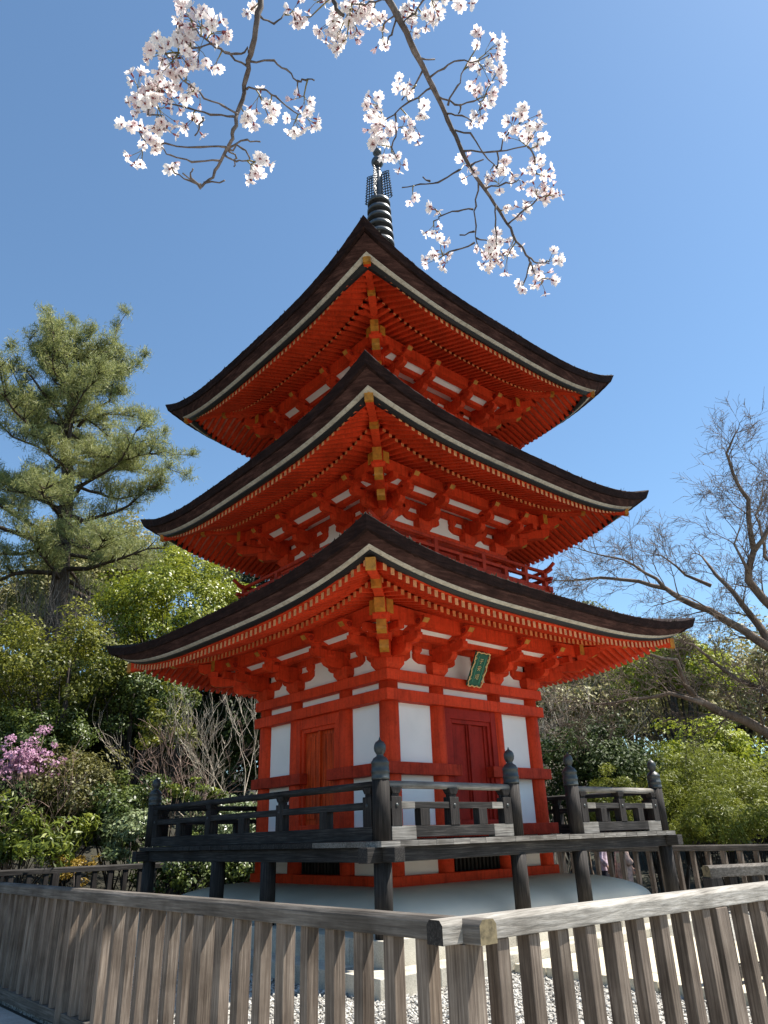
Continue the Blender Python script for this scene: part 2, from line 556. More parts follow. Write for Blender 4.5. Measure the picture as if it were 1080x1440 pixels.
# wall panels and beams of the first storey
for k in range(4):
    for a0, a1 in ((-CW, -CI), (CI, CW)):
        for z0, z1 in ((1.07, 1.50), (1.60, 2.31), (2.44, 3.27), (3.41, 3.55)):
            mb = MB(); sbox(mb, k, 1.45, 1.575, a0+.06, a1-.06, z0-.02, z1+.02)
            mb.build('wall_panel', M_white, pg)
    mb = MB(); sbox(mb, k, 1.45, 1.575, -CI+.06, CI-.06, 3.39, 3.57); mb.build('wall_panel', M_white, pg)
def ringbeam(name, r_out, r_in, z0, z1, over=0, mat=M_red, k_list=(0, 1, 2, 3)):
    for k in k_list:
        # butt joints: even sides run through, odd sides fit between
        e = r_out+over if k % 2 == 0 else (r_in if over == 0 else r_in)
        mb = MB(); sbox(mb, k, r_in, r_out, -e, e, z0, z1)
        mb.build(name, mat, pg, bevel=.008)
ringbeam('head_beam', 1.72, 1.47, 3.54, 3.69)
ringbeam('lintel_beam', 1.725, 1.50, 3.26, 3.42)
for k in range(4):
    for sg in (-1, 1):
        a0, a1 = (CI-.30, 1.735 if k % 2 == 0 else 1.50)
        if k % 2: a1 = 1.50
        mb = MB(); sbox(mb, k, 1.50, 1.735, min(sg*a0, sg*a1), max(sg*a0, sg*a1), 2.295, 2.45)
        mb.build('waist_beam', M_red2, pg, bevel=.008)
ringbeam('sill_beam', 1.745, 1.40, 1.50, 1.66, 0, M_red2)
ringbeam('foot_beam', 1.70, 1.42, .94, 1.07, 0, M_red)
# doors
for k in range(4):
    dm = M_door_orange if k in (3, 2) else M_door_red
    fm = M_red if k == 3 else M_red2
    d = MB()
    sbox(d, k, 1.50, 1.66, -.62, -.45, 1.66, 3.26); sbox(d, k, 1.50, 1.66, .45, .62, 1.66, 3.26)
    sbox(d, k, 1.50, 1.655, -.45, .45, 3.10, 3.26); sbox(d, k, 1.50, 1.655, -.45, .45, 1.66, 1.72)
    sbox(d, k, 1.49, 1.63, -.45, -.39, 1.72, 3.10); sbox(d, k, 1.49, 1.63, .39, .45, 1.72, 3.10); sbox(d, k, 1.49, 1.63, -.39, .39, 3.04, 3.10)
    door = d.build('door', fm if k == 3 else M_door_red, pg, bevel=.006)
    for a0, a1, o1 in ((-.388, -.003, 1.575), (.003, .388, 1.575)):
        d = MB(); sbox(d, k, 1.50, o1, a0, a1, 1.722, 3.038)
        # plank joints and rails
        if k in (3, 2):
            w = (a1-a0)/3
            for i in range(3):
                sbox(d, k, 1.57, o1+.012, a0+i*w+.006, a0+(i+1)*w-.006, 1.80, 2.98)
        else:
            sbox(d, k, 1.57, o1+.022, a0+.0, a0+.055, 1.722, 3.038); sbox(d, k, 1.57, o1+.022, a1-.055, a1, 1.722, 3.038)
        d.build('door_leaf', dm, door, bevel=.004)
    d = MB(); sbox(d, k, 1.58, 1.625, -.028, .028, 1.722, 3.038); d.build('door_stile', dm, door, bevel=.004)
    # barred opening under the floor
    d = MB()
    sbox(d, k, 1.44, 1.50, -.55, .55, 1.06, 1.50)
    gr = d.build('vent', M_black, pg)
    d = MB()
    for i in range(13):
        a = -.48+i*.08
        sbox(d, k, 1.52, 1.56, a-.02, a+.02, 1.07, 1.50)
    d.build('vent_bars', M_dz, gr)
    d = MB(); sbox(d, k, 1.45, 1.60, -.60, -.53, 1.07, 1.50); sbox(d, k, 1.45, 1.60, .53, .60, 1.07, 1.50)
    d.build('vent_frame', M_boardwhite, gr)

# upper storey walls
def upper_storey(b, z_floor, z0):
    c = b-.16; ci = c*.42
    for k in range(4):
        for a0, a1 in ((-c, -ci), (-ci, ci), (ci, c)):
            mb = MB(); sbox(mb, k, c-.1, c+.03, a0+.05, a1-.05, z_floor, z0-.05)
            mb.build('wall_panel', M_white, pg)
        for a in (-c, -ci, ci):
            p = SW(k, c, a, 0)
            mb = MB(); mb.lathe([(.12, z_floor), (.12, z0-.1)], p[0], p[1], 18); mb.build('column', M_red, pg)
    ringbeam('head_beam', b, b-.22, z0-.15, z0, 0)
    ringbeam('lintel_beam', b+.005, b-.2, z0-.42, z0-.29, 0, M_red2)

# ---- bracket clusters
def arm_profile(L, z0, z1, cur=.45):
    """boat shaped bracket arm outline (p,z) centred"""
    h = z1-z0
    return [(-L/2, z1), (-L/2, z0+h*cur), (-L/2+.05, z0+h*.18), (-L/2+.12, z0), (L/2-.12, z0), (L/2-.05, z0+h*.18), (L/2, z0+h*cur), (L/2, z1)]
def nose_profile(p0, p1, z0, z1):
    h = z1-z0
    return [(p0, z0), (p1-.22, z0), (p1-.10, z0+h*.12), (p1-.02, z0+h*.38), (p1+.03, z0+h*.75), (p1+.02, z1), (p1-.12, z1), (p0, z1)]
def bearing_block(mb, f, p, s, z0, w, h):
    """small block: tapered foot and square head; f(p,s,z)->xyz"""
    a, b = w*.34, w*.5
    m_ = z0+h*.45
    for (r0, za, r1, zb) in ((a, z0, b, m_), (b, m_, b, z0+h)):
        mb.hexa([f(p-r0, s-r0, za), f(p+r0, s-r0, za), f(p+r0, s+r0, za), f(p-r0, s+r0, za),
                 f(p-r1, s-r1, zb), f(p+r1, s-r1, zb), f(p+r1, s+r1, zb), f(p-r1, s+r1, zb)])
def spiral(mb, f, p, z, r, side, mi):
    pts = []
    for i in range(15):
        a = i/14*3.3*math.pi
        rr = r*(1-.78*i/14)
        pts.append(f(p+rr*math.cos(a), side, z+rr*math.sin(a)))
    mb.tube(pts, .007, 4, mi)
def bracket(k, c, a, z0, S=1.0):
    """cluster at along-wall position a on side k; wall line at o=c"""
    mb = MB()
    f = lambda p, s, z: SW(k, c+p*S, a+s*S, z0+z*S)           # p outward, s along
    g = lambda p, s, z: SW(k, c+s*S, a+p*S, z0+z*S)           # p along, s outward
    bearing_block(mb, f, 0, 0, 0, .32, .19)
    prism(mb, arm_profile(.86, .17, .31), g, .115, 0)
    prism(mb, [(-.05, .31), (-.05, .17), (.34, .17), (.43, .20), (.47, .25), (.47, .31)], f, .115, 0)
    for p in (-.36, 0, .36): bearing_block(mb, g, p, 0, .31, .155, .10)
    bearing_block(mb, f, .36, 0, .31, .155, .10)
    g2 = lambda p, s, z: SW(k, c+(.36+s)*S, a+p*S, z0+z*S)
    prism(mb, [(-.05, .42), (-.05, .30), (.60, .30), (.68, .33), (.70, .37), (.70, .42)], f, .10, 0)
    bearing_block(mb, f, .60, 0, .41, .12, .07)
    prism(mb, nose_profile(.2, .83, .47, .62), f, .105, 0, {3: 1})
    for s in (-.056, .056): spiral(mb, f, .73, .555, .045, s, 2)
    return mb.build('bracket_cluster', [M_red, M_ochre, M_door_red], pg)
def corner_bracket(k, c, z0, S=1.0):
    """cluster at the corner that starts side k (a=-c)"""
    mb = MB()
    k2 = (k+3) % 4
    cx, cy, _ = SW(k, c, -c, 0)
    dirs = [OD[k], OD[k2]]
    dg = ((OD[k][0]+OD[k2][0]), (OD[k][1]+OD[k2][1]))
    def mk(d, w=0):
        e = (-d[1], d[0])
        return lambda p, s, z: (cx+d[0]*p*S+e[0]*s*S, cy+d[1]*p*S+e[1]*s*S, z0+z*S)
    fd = lambda p, s, z: (cx+dg[0]*p*S-dg[1]*s*.707*S, cy+dg[1]*p*S+dg[0]*s*.707*S, z0+z*S)
    bearing_block(mb, mk(dirs[0]), 0, 0, 0, .34, .19)
    for d in dirs:
        f = mk(d)
        prism(mb, [(-.40, .31), (-.40, .23), (-.32, .17), (.34, .17), (.43, .20), (.47, .25), (.47, .31)], f, .116, 0)
        bearing_block(mb, f, .36, 0, .31, .155, .10)
        bearing_block(mb, f, -.34, 0, .31, .155, .10)
        e = (-d[1], d[0])
        for o_, zz, L in ((.36, .27, .42),):
            f2 = lambda p, s, z, e=e, d=d: (cx+d[0]*(o_+s)*S+e[0]*p*S, cy+d[1]*(o_+s)*S+e[1]*p*S, z0+z*S)
        prism(mb, [(-.05, .42), (-.05, .30), (.60, .30), (.68, .33), (.70, .37), (.70, .42)], f, .10, 0)
        bearing_block(mb, f, .60, 0, .41, .12, .07)
        prism(mb, nose_profile(.2, .83, .47, .62), f, .106, 0, {3: 1})
        for s in (-.056, .056): spiral(mb, f, .73, .555, .045, s, 2)
    # diagonal arms, stepped out under the hip, with ochre ends
    for p1, za, zb, w in ((.44, .15, .31, .13), (.74, .30, .47, .135)):
        prism(mb, [(0, zb), (0, za), (p1-.07, za), (p1-.01, za+.04), (p1, za+.07), (p1, zb)], fd, w, 0, {2: 1, 3: 1, 4: 1})
        mb.hexa([fd(p1-.10, -w*.75, zb), fd(p1+.02, -w*.75, zb), fd(p1+.02, w*.75, zb), fd(p1-.10, w*.75, zb),
                 fd(p1-.11, -w*.85, zb+.08), fd(p1+.03, -w*.85, zb+.08), fd(p1+.03, w*.85, zb+.08), fd(p1-.11, w*.85, zb+.08)], 0)
    prism(mb, [(.2, .70), (.2, .53), (.83, .53), (.89, .57), (.90, .70)], fd, .14, 0, {2: 1, 3: 1})
    # the two crossed purlin tips
    return mb.build('corner_bracket_cluster', [M_red, M_ochre, M_door_red], pg)

def bracket_storey(c, ci, z0, S=1.0):
    for k in range(4):
        corner_bracket(k, c, z0, S)
        for a in (-ci, ci): bracket(k, c, a, z0, S)
        for a in (-(c+.36*S)*1.0, ):
            pass
    L3 = .62*S
    ext = c+L3+.17
    for k in range(4):
        e0 = c+.05 if k % 2 else c+.06
        mb = MB(); sbox(mb, k, c-.05, c+.07, -c-.3, c+.3, z0+.41*S+.001*k, z0+.52*S+.001*k)
        mb.build('wall_beam', M_red, pg)
        mb = MB(); sbox(mb, k, c+.36*S-.05, c+.36*S+.05, -c-.62*S-.1, c+.62*S+.1, z0+.41*S+.002*k, z0+.51*S+.002*k)
        mb.build('bracket_beam', M_red, pg)
        # eave purlin, rising a little at its ends, ochre caps
        mb = MB()
        nseg = 12
        for i in range(nseg):
            a0, a1 = -ext+2*ext*i/nseg, -ext+2*ext*(i+1)/nseg
            za, zb = (.05*abs(a0/ext)**3, .05*abs(a1/ext)**3)
            o0, o1 = c+L3-.06, c+L3+.06
            zl, zh = z0+.50*S+.003*k, z0+.70*S+.003*k
            vs = [SW(k, o0, a0, zl+za), SW(k, o1, a0, zl+za), SW(k, o1, a1, zl+zb), SW(k, o0, a1, zl+zb),
                  SW(k, o0, a0, zh+za), SW(k, o1, a0, zh+za), SW(k, o1, a1, zh+zb), SW(k, o0, a1, zh+zb)]
            fsx = [(0, 3, 2, 1), (4, 5, 6, 7), (1, 2, 6, 5), (3, 0, 4, 7)]
            mb.add(vs, fsx, 0)
            if i == 0: mb.add(vs, [(0, 1, 5, 4)], 1)
            if i == nseg-1: mb.add(vs, [(2, 3, 7, 6)], 1)
        mb.build('eave_purlin', [M_red, M_ochre], pg)
        # white boards: wall strip, and the two sloped ceilings between the beams
        mb = MB(); sbox(mb, k, c-.06, c+.01, -c, c, z0, z0+.42*S)
        mb.build('wall_panel', M_white, pg)
        for o0, o1, za, zb in ((c+.06, c+.32*S, z0+.535*S, z0+.475*S), (c+.40*S, c+L3-.055, z0+.49*S, z0+.56*S)):
            mb = MB()
            ex0, ex1 = o0, o1
            mb.hexa([SW(k, o0, -ex0, za), SW(k, o1, -ex1, zb), SW(k, o1, ex1, zb), SW(k, o0, ex0, za),
                     SW(k, o0, -ex0, za+.02), SW(k, o1, -ex1, zb+.02), SW(k, o1, ex1, zb+.02), SW(k, o0, ex0, za+.02)])
            mb.build('bracket_ceiling', M_white, pg)

# ---- roofs
def sweep(prof, zm, lift, pw, n=28, thk=.4, e=None, ki=0):
    """prof: list of (r, dz, fade); square loops with an upward curve to the corners"""
    mb = MB(); vs = []; fs = []
    for r, dz, fd in prof:
        for k in range(4):
            for i in range(n):
                t = -1+2*i/n
                z = zm+lift*abs(t)**pw*fd+dz*(1+(thk*abs(t)**4 if dz < 0 else 0))
                q = r if e is None or r >= e else e-(e-r)*(1+ki*abs(t)**5)
                vs.append(SW(k, q, q*t, z))
    L = 4*n
    for i in range(len(prof)-1):
        for j in range(L):
            j2 = (j+1) % L
            fs.append((i*L+j, i*L+j2, (i+1)*L+j2, (i+1)*L+j))
    mb.add(vs, fs)
    return mb
RAFTER_LEFT = [100]
def roof(e, zm, zc, b, bdz, fdz, apex, n_single):
    lift = zc-zm; pw = 3.4
    rh = holder('roof', pg)
    ssp = e-apex[0]
    prof = [(e-.11, -.122, 1), (e-.055, -.114, 1), (e-.003, -.010, 1), (e-.012, 0, 1)]
    ck, ci = {3.69: (.14, .20), 3.44: (.42, .32), 3.27: (.52, .45)}[e]
    for i in range(1, 13):
        s = ssp*i/12
        prof.append((e-s, apex[2]*s+apex[3]*s*s, (1-i/12)**2))
    mb = sweep(prof, zm, lift, pw, n=120)
    rj = random.Random(int(e*100))
    mb.v = [(x+rj.gauss(0, .002), y+rj.gauss(0, .002), z+rj.gauss(0, .003)) for x, y, z in mb.v]
    t = mb.build('thatch', M_thatch, rh)
    # loose bark ends and moss along the edge
    tf = MB()
    for k in range(4):
        for _ in range(420 if e > 3.6 else 90):
            tt = rj.uniform(-1, 1); zz_ = zm+lift*abs(tt)**pw
            o_ = e-rj.uniform(-.004, .10); a_ = tt*e
            s_ = rj.uniform(.008, .026)*(1.5 if rj.random() < .15 else 1)
            tf.add([SW(k, o_, a_-s_*.6, zz_-.008), SW(k, o_, a_+s_*.6, zz_-.008), SW(k, o_+rj.gauss(0, .01), a_+rj.gauss(0, .012), zz_+s_), SW(k, o_-.02, a_, zz_-.004)], [(0, 1, 2), (1, 3, 2), (3, 0, 2)])
    tf.build('moss_tufts', M_moss, rh, recalc=False)['kind'] = 'stuff'
    mb = sweep([(e-.34, -.11, 1), (e-.085, -.117, 1), (e-.088, -.130, 1), (e-.19, -.220, 1), (e-.26, -.220, 1)], zm, lift, pw, thk=ck, e=e, ki=ci)
    mb.build('thatch_under_layer', M_thatch2, rh)
    mb = sweep([(e-.28, -.209, 1), (e-.195, -.2195, 1), (e-.20, -.230, 1), (e-.237, -.252, 1), (e-.28, -.252, 1)], zm, lift, pw, thk=ck, e=e, ki=ci)
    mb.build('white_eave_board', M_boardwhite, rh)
    mb = sweep([(e-.33, -.235, 1), (e-.247, -.2505, 1), (e-.25, -.268, 1), (e-.292, -.292, 1), (e-.33, -.291, 1)], zm, lift, pw, thk=ck, e=e, ki=ci)
    mb.build('black_eave_board', M_black, rh)
    rt = e-.345
    zf = lambda u, r: zm+fdz+lift*min(1, abs(u)/r)**pw
    mb = sweep([(e-.38, fdz+.090, 1), (e-.42, fdz+.12, 1), (e-.33, fdz+.14, 1), (e-.325, fdz+.096, 1), (e-.38, fdz+.089, 1)], zm, lift, pw, thk=0)
    mb.build('eave_batten', M_red, rh)
    # flying rafters and base rafters
    rb = e-.95
    stuff = MB(); w = .058
    pitch = .118
    fs_, bs_ = .33, .30
    if True:
        # boards above the rafters
        mb = sweep([(e-.38, fdz+.092, 1), (e-.98, fdz+.092+fs_*.60, .9), (rb-.02, fdz+.098+fs_*.60, .9)], zm, lift, pw, thk=0)
        mb.build('eave_ceiling', M_bounce_pink, rh)
        mb = sweep([(rb+.02, bdz+.102, .85), (b-.15, bdz+.100+bs_*(rb-b+.15), .2)], zm, lift, pw, thk=0)
        mb.build('eave_ceiling', M_red2, rh)
        mb = sweep([(rb-.02, bdz+.100, .86), (rb+.035, bdz+.099, .86), (rb+.035, bdz+.135, .86), (rb-.03, bdz+.135, .86)], zm, lift, pw, thk=0)
        mb.build('rafter_batten', M_red, rh)
    def rafter(mb, k, u, r_t, r_i, z_t, z_i, w, h):
        vs = [SW(k, r_i, u-w/2, z_i), SW(k, r_t, u-w/2, z_t), SW(k, r_t, u+w/2, z_t), SW(k, r_i, u+w/2, z_i),
              SW(k, r_i, u-w/2, z_i+h), SW(k, r_t, u-w/2, z_t+h), SW(k, r_t, u+w/2, z_t+h), SW(k, r_i, u+w/2, z_i+h)]
        mb.add(vs, [(0, 3, 2, 1), (4, 5, 6, 7), (0, 1, 5, 4), (2, 3, 7, 6)], 0)
        mb.add(vs, [(1, 2, 6, 5)], 1)
    for k in range(4):
        m_ = int((rt-.08)/pitch)
        for j in range(-m_, m_+1):
            u = (j+.5)*pitch
            if abs(u) > rt-.07: continue
            ri = max(rb-.10, abs(u)+.05)
            if ri < rt-.05:
                z_t = zf(u, rt)+.0
                f_i = lift*.9*min(1, abs(u)/(rb))**pw if abs(u) < rb else lift*.9+(lift*.1)*(abs(u)-rb)/(rt-rb)
                z_full = zm+fdz+fs_*(rt-(rb-.10))+(lift*.88*min(1, abs(u)/rb)**pw)
                tt = (rt-ri)/(rt-(rb-.10))
                z_i = z_t+(z_full-z_t)*tt
                single = n_single > 0 and RAFTER_LEFT[0] > 0 and ((k == 0 and u < rt) or (k == 3 and u > -rt))
                tgt = MB() if single else stuff
                rafter(tgt, k, u, rt, ri, z_t, z_i, w, .088)
                if single:
                    tgt.build('rafter', [M_red, M_tip], rh); RAFTER_LEFT[0] -= 1
            if abs(u) < rb-.07:
                ri = max(b-.12, abs(u)+.05)
                z_t = zm+bdz+lift*.86*(abs(u)/rb)**pw
                r_full = b-.12
                z_full = zm+bdz+bs_*(rb-r_full)+.06*min(1, abs(u)/r_full)**2
                tt = (rb-ri)/(rb-r_full)
                rafter(stuff, k, u, rb, ri, z_t, z_t+(z_full-z_t)*tt, w, .098)
    so_ = stuff.build('rafters', [M_red, M_tip], rh, recalc=False)
    so_['kind'] = 'stuff'
    # hip rafters: two tiers on each diagonal
    for k in range(4):
        k2 = (k+3) % 4
        dg = (OD[k][0]+OD[k2][0], OD[k][1]+OD[k2][1])
        fd = lambda p, s, z: (dg[0]*p-dg[1]*s*.707, dg[1]*p+dg[0]*s*.707, z)
        mb = MB()
        zt = zm+fdz+lift
        zi = zm+fdz+fs_*.62+lift*.88
        r0, r1 = rb-.16, e-.325
        zz = lambda r: zt+(zi-zt)*(rt-r)/(rt-rb)
        def seg(ra, rbb, mi, wid, dz, hh, ze):
            za, zb = ze(ra)+dz, ze(rbb)+dz
            mb.hexa([fd(ra, -wid/2, za), fd(rbb, -wid/2, zb), fd(rbb, wid/2, zb), fd(ra, wid/2, za),
                     fd(ra, -wid/2, za+hh), fd(rbb, -wid/2, zb+hh), fd(rbb, wid/2, zb+hh), fd(ra, wid/2, za+hh)], mi)
        seg(r0, r1-.05, 0, .112, -.105, .15, zz)
        seg(r1-.05, r1, 1, .118, -.109, .155, zz)
        zbt = zm+bdz+lift*.86
        zbi = zm+bdz+bs_*(rb-b+.12)+.06
        zz2 = lambda r: zbt+(zbi-zbt)*(rb-r)/(rb-b+.12)
        seg(b-.1, rb+.02, 0, .122, -.125, .19, zz2)
        seg(rb+.02, rb+.07, 1, .128, -.129, .195, zz2)
        mb.build('hip_rafter', [M_red, M_ochre], rh, bevel=.004)
    return rh

ROOFS = [  # e, zm, zc, b, bdz, fdz, (r_in, _, slope, curve)
    (3.69, 4.50, 4.83, 1.72, -.285, -.405, (1.3, 0, .25, .085), 1),
    (3.44, 6.87, 7.30, 1.49, -.235, -.375, (1.1, 0, .27, .09), 0),
    (3.27, 9.42, 9.905, 1.33, -.205, -.365, (.30, 0, .34, .10), 0)]
for args in ROOFS: roof(*args)
bracket_storey(CW, CI, 3.69, 1.0)
upper_storey(1.49, 5.1, 6.14)
bracket_storey(1.34, .55, 6.14, .97)
upper_storey(1.33, 7.5, 8.70)
bracket_storey(1.18, .49, 8.70, .96)
# roof cap
mb = MB(); mb.box(-.42, .42, -.42, .42, 11.2, 11.62); mb.box(-.5, .5, -.5, .5, 11.62, 11.70)
mb.build('roof_cap', M_spire, pg, bevel=.01)

# balcony railings of the upper storeys
def koran(r, z):
    rl = holder('railing', pg)
    m = M_red2
    for k in range(4):
        mb = MB(); sbox(mb, k, r-.06, r+.06, -r-.12, r+.12, z+.002*k, z+.09+.002*k); mb.build('bottom_rail', m, rl)
        mb = MB(); sbox(mb, k, r-.035, r+.035, -r-.16, r+.16, z+.21+.003*k, z+.26+.003*k); mb.build('middle_rail', m, rl)
        pts = [SW(k, r, -r-.24, z+.50), SW(k, r, -r-.12, z+.425), SW(k, r, -r+.05, z+.39)]+[SW(k, r, a, z+.385) for a in np.linspace(-r+.3, r-.3, 5)]+[SW(k, r, r-.05, z+.39), SW(k, r, r+.12, z+.425), SW(k, r, r+.24, z+.50)]
        mb = MB(); mb.tube(pts, .034, 8); mb.build('top_rail', m, rl)
        for i in range(7):
            a = -r+.001+2*r*i/7
            mb = MB(); sbox(mb, k, r-.04, r+.04, a-.04, a+.04, z+.09, z+.36 if i % 2 == 0 else z+.215)
            mb.build('railing_post', m, rl)
    mb = MB()
    for k in range(4): sbox(mb, k, 1.2, r+.10, -r-.10 if k % 2 == 0 else -1.2, r+.10 if k % 2 == 0 else 1.2, z-.07, z-.003)
    mb.build('balcony_floor', M_red2, rl)
koran(1.93, 5.40)
koran(1.74, 7.86)

# spire
sp = holder('spire', pg)
mb = MB(); mb.lathe([(.34, 11.70), (.44, 11.76), (.44, 11.9), (.30, 11.98), (.40, 12.12), (.40, 12.2), (.25, 12.42), (.13, 12.5), (.30, 12.62), (.34, 12.72), (.16, 12.78)], 0, 0, 28)
mb.build('spire_base', M_spire, sp)
mb = MB(); mb.lathe([(.11, 12.4), (.105, 15.1), (.095, 16.08), (.065, 16.14), (.06, 16.3)], 0, 0, 16); mb.build('shaft', M_spire, sp)
for i in range(9):
    z = 13.02+i*.255
    r = .36-.0115*i
    mb = MB()
    mb.lathe([(r-.02, z-.045), (r, z-.04), (r, z+.05), (r-.02, z+.055), (r-.055, z+.05), (r-.055, z-.04)], 0, 0, 28)
    for j in range(8):
        a = j*math.pi/4
        mb.tube([(0, 0, z), (r*.96*math.cos(a), r*.96*math.sin(a), z)], .02, 4)
    mb.lathe([(.09, z-.06), (.13, z-.05), (.13, z+.06), (.09, z+.07)], 0, 0, 16)
    mb.build('ring', M_spire, sp)
for j in range(4):
    a = j*math.pi/2+.5
    ca, sa = math.cos(a), math.sin(a)
    mb = MB()
    f = lambda p, z: (ca*p, sa*p, z)
    rr = random.Random(j)
    outl = []
    for row in range(11):
        z = 15.22+row*.082
        wdt = .315-.006*row
        for c_ in range(3):
            p = .11+(c_+.5)*(wdt-.11)/3
            q = [(p+.036*math.cos(t*math.pi/3+row), z+.045*math.sin(t*math.pi/3+row)) for t in range(6)]
            mb.tube([f(*x) for x in q]+[f(*q[0])], .0125, 4)
        outl.append((wdt+.012*(row % 2), z))
        mb.tube([f(wdt, z-.03), f(wdt+.035, z+.01), f(wdt+.012, z+.04)], .009, 4)
    mb.tube([f(*x) for x in outl], .010, 4)
    mb.build('flame_plate', M_spire, sp)
mb = MB(); mb.lathe([(.06, 16.14), (.085, 16.18), (.06, 16.22)], 0, 0, 16); mb.build('collar', M_spire, sp)
def ballprof(r, zc, n=12, neck=.03):
    return [(max(neck, r*math.sin(math.pi*i/n)), zc-r*math.cos(math.pi*i/n)) for i in range(n+1)]
mb = MB(); mb.lathe(ballprof(.15, 16.46), 0, 0, 24); mb.build('ball', M_spire, sp)
mb = MB(); mb.lathe([(.03, 16.55)]+[(r, z) for r, z in ballprof(.11, 16.80)][2:9]+[(.05, 16.90), (.02, 16.97), (.004, 17.04)], 0, 0, 24); mb.build('jewel', M_spire, sp)

# name plaque hanging under the lowest eave
pq = thing('name_plaque', 'green name plaque with scalloped gold edge hanging under the lowest eave', 'plaque', (0, -1.89, 3.83))
pt = Vector((0, -2.017, 4.06)); pb = Vector((0, -1.762, 3.595))
up_ = (pt-pb); H = up_.length; up_.normalize()
nrm = Vector((0, -1, 0)); nrm = (nrm-up_*nrm.dot(up_)).normalized()
ctr = (pt+pb)/2
fp = lambda x, h, d: tuple(ctr+Vector((1, 0, 0))*x+up_*h+nrm*d)
mb = MB(); mb.hexa([fp(-.135, -H/2+.03, -.02), fp(.135, -H/2+.03, -.02), fp(.135, H/2-.03, -.02), fp(-.135, H/2-.03, -.02), fp(-.135, -H/2+.03, .012), fp(.135, -H/2+.03, .012), fp(.135, H/2-.03, .012), fp(-.135, H/2-.03, .012)])
pan = mb.build('plaque_panel', M_green, pq)
def scallop(side):
    pts = []
    nn = 25
    for i in range(nn):
        t = -1+2*i/(nn-1)
        wob = .009*math.cos(t*math.pi*3)-.010*abs(math.sin(t*math.pi*4))
        if side == 'r': pts.append(fp(.155+wob, t*H/2, .02))
        if side == 'l': pts.append(fp(-.155-wob, t*H/2, .02))
        if side == 't': pts.append(fp(t*.155, H/2+wob*.7, .02))
        if side == 'b': pts.append(fp(t*.155, -H/2-wob*.9, .02))
    return pts
mb = MB()
for s_ in 'rltb':
    mb.tube(scallop(s_), .0085, 6)
for (x, h) in ((.135, .16), (.13, .06), (.13, -.08), (.135, -.17), (-.135, .16), (-.135, -.16)):
    mb.tube([fp(x+.018*math.cos(a)*(1-a/9), h+.022*math.sin(a)*(1-a/9), .018) for a in np.linspace(0, 6, 12)], .005, 4)
mb.build('gold_edge', M_gold, pq)
mb = MB()
mb.hexa([fp(-.15, -H/2, -.02), fp(.15, -H/2, -.02), fp(.15, H/2, -.02), fp(-.15, H/2, -.02), fp(-.15, -H/2, -.004), fp(.15, -H/2, -.004), fp(.15, H/2, -.004), fp(-.15, H/2, -.004)])
mb.build('backing_board', M_green, pq)
mb = MB()
for sx in (-.075, .075):
    mb.hexa([fp(sx-.007, -H/2+.06, .012), fp(sx+.007, -H/2+.06, .012), fp(sx+.007, H/2-.06, .012), fp(sx-.007, H/2-.06, .012), fp(sx-.007, -H/2+.06, .02), fp(sx+.007, -H/2+.06, .02), fp(sx+.007, H/2-.06, .02), fp(sx-.007, H/2-.06, .02)])
mb.build('inner_border', paint('pale_green_paint', (.06, .25, .16), .5), pq)
# three brushed characters, too worn in the photograph to read: child, peace, tower
mb = MB()
def stroke(x0, h0, x1, h1, w=.006):
    mb.tube([fp(x0, h0, .014), fp((x0+x1)/2, (h0+h1)/2, .016), fp(x1, h1, .014)], w*.6, 4)
for ch, y0 in ((0, .13), (1, .02), (2, -.11)):
    if ch == 0:
        for s_ in ((-.03, .035, .03, .035), (.03, .035, .0, .012), (0, .012, .0, -.035), (0, -.035, -.015, -.028), (-.04, .005, .04, .005)): stroke(s_[0], y0+s_[1], s_[2], y0+s_[3])
    if ch == 1:
        for s_ in ((0, .045, 0, .03), (-.035, .028, .035, .028), (-.035, .028, -.037, .014), (.035, .028, .033, .014), (-.01, .018, -.02, -.012), (-.02, -.012, .03, -.035), (.022, .01, -.03, -.037), (-.042, -.003, .042, -.003)): stroke(s_[0], y0+s_[1], s_[2], y0+s_[3])
    if ch == 2:
        for s_ in ((-.04, .012, -.016, .012), (-.028, .035, -.028, -.025), (-.042, -.028, -.014, -.02), (-.01, .033, .042, .033), (.004, .044, .004, .023), (.028, .044, .028, .023), (.015, .02, -.01, .002), (.015, .02, .042, .002), (.003, .0, .03, .0), (0, -.012, .033, -.012), (0, -.012, 0, -.037), (.033, -.012, .033, -.037), (0, -.037, .033, -.037)): stroke(s_[0], y0+s_[1], s_[2], y0+s_[3])
mb.build('lettering', M_gold, pq)
mb = MB(); mb.tube([(-.08, -1.98, 4.05), (-.08, -1.93, 4.12), (-.08, -1.91, 4.14)], .008, 6); mb.tube([(.08, -1.98, 4.05), (.08, -1.93, 4.12), (.08, -1.91, 4.14)], .008, 6)
mb.build('hanger', M_iron, pq)
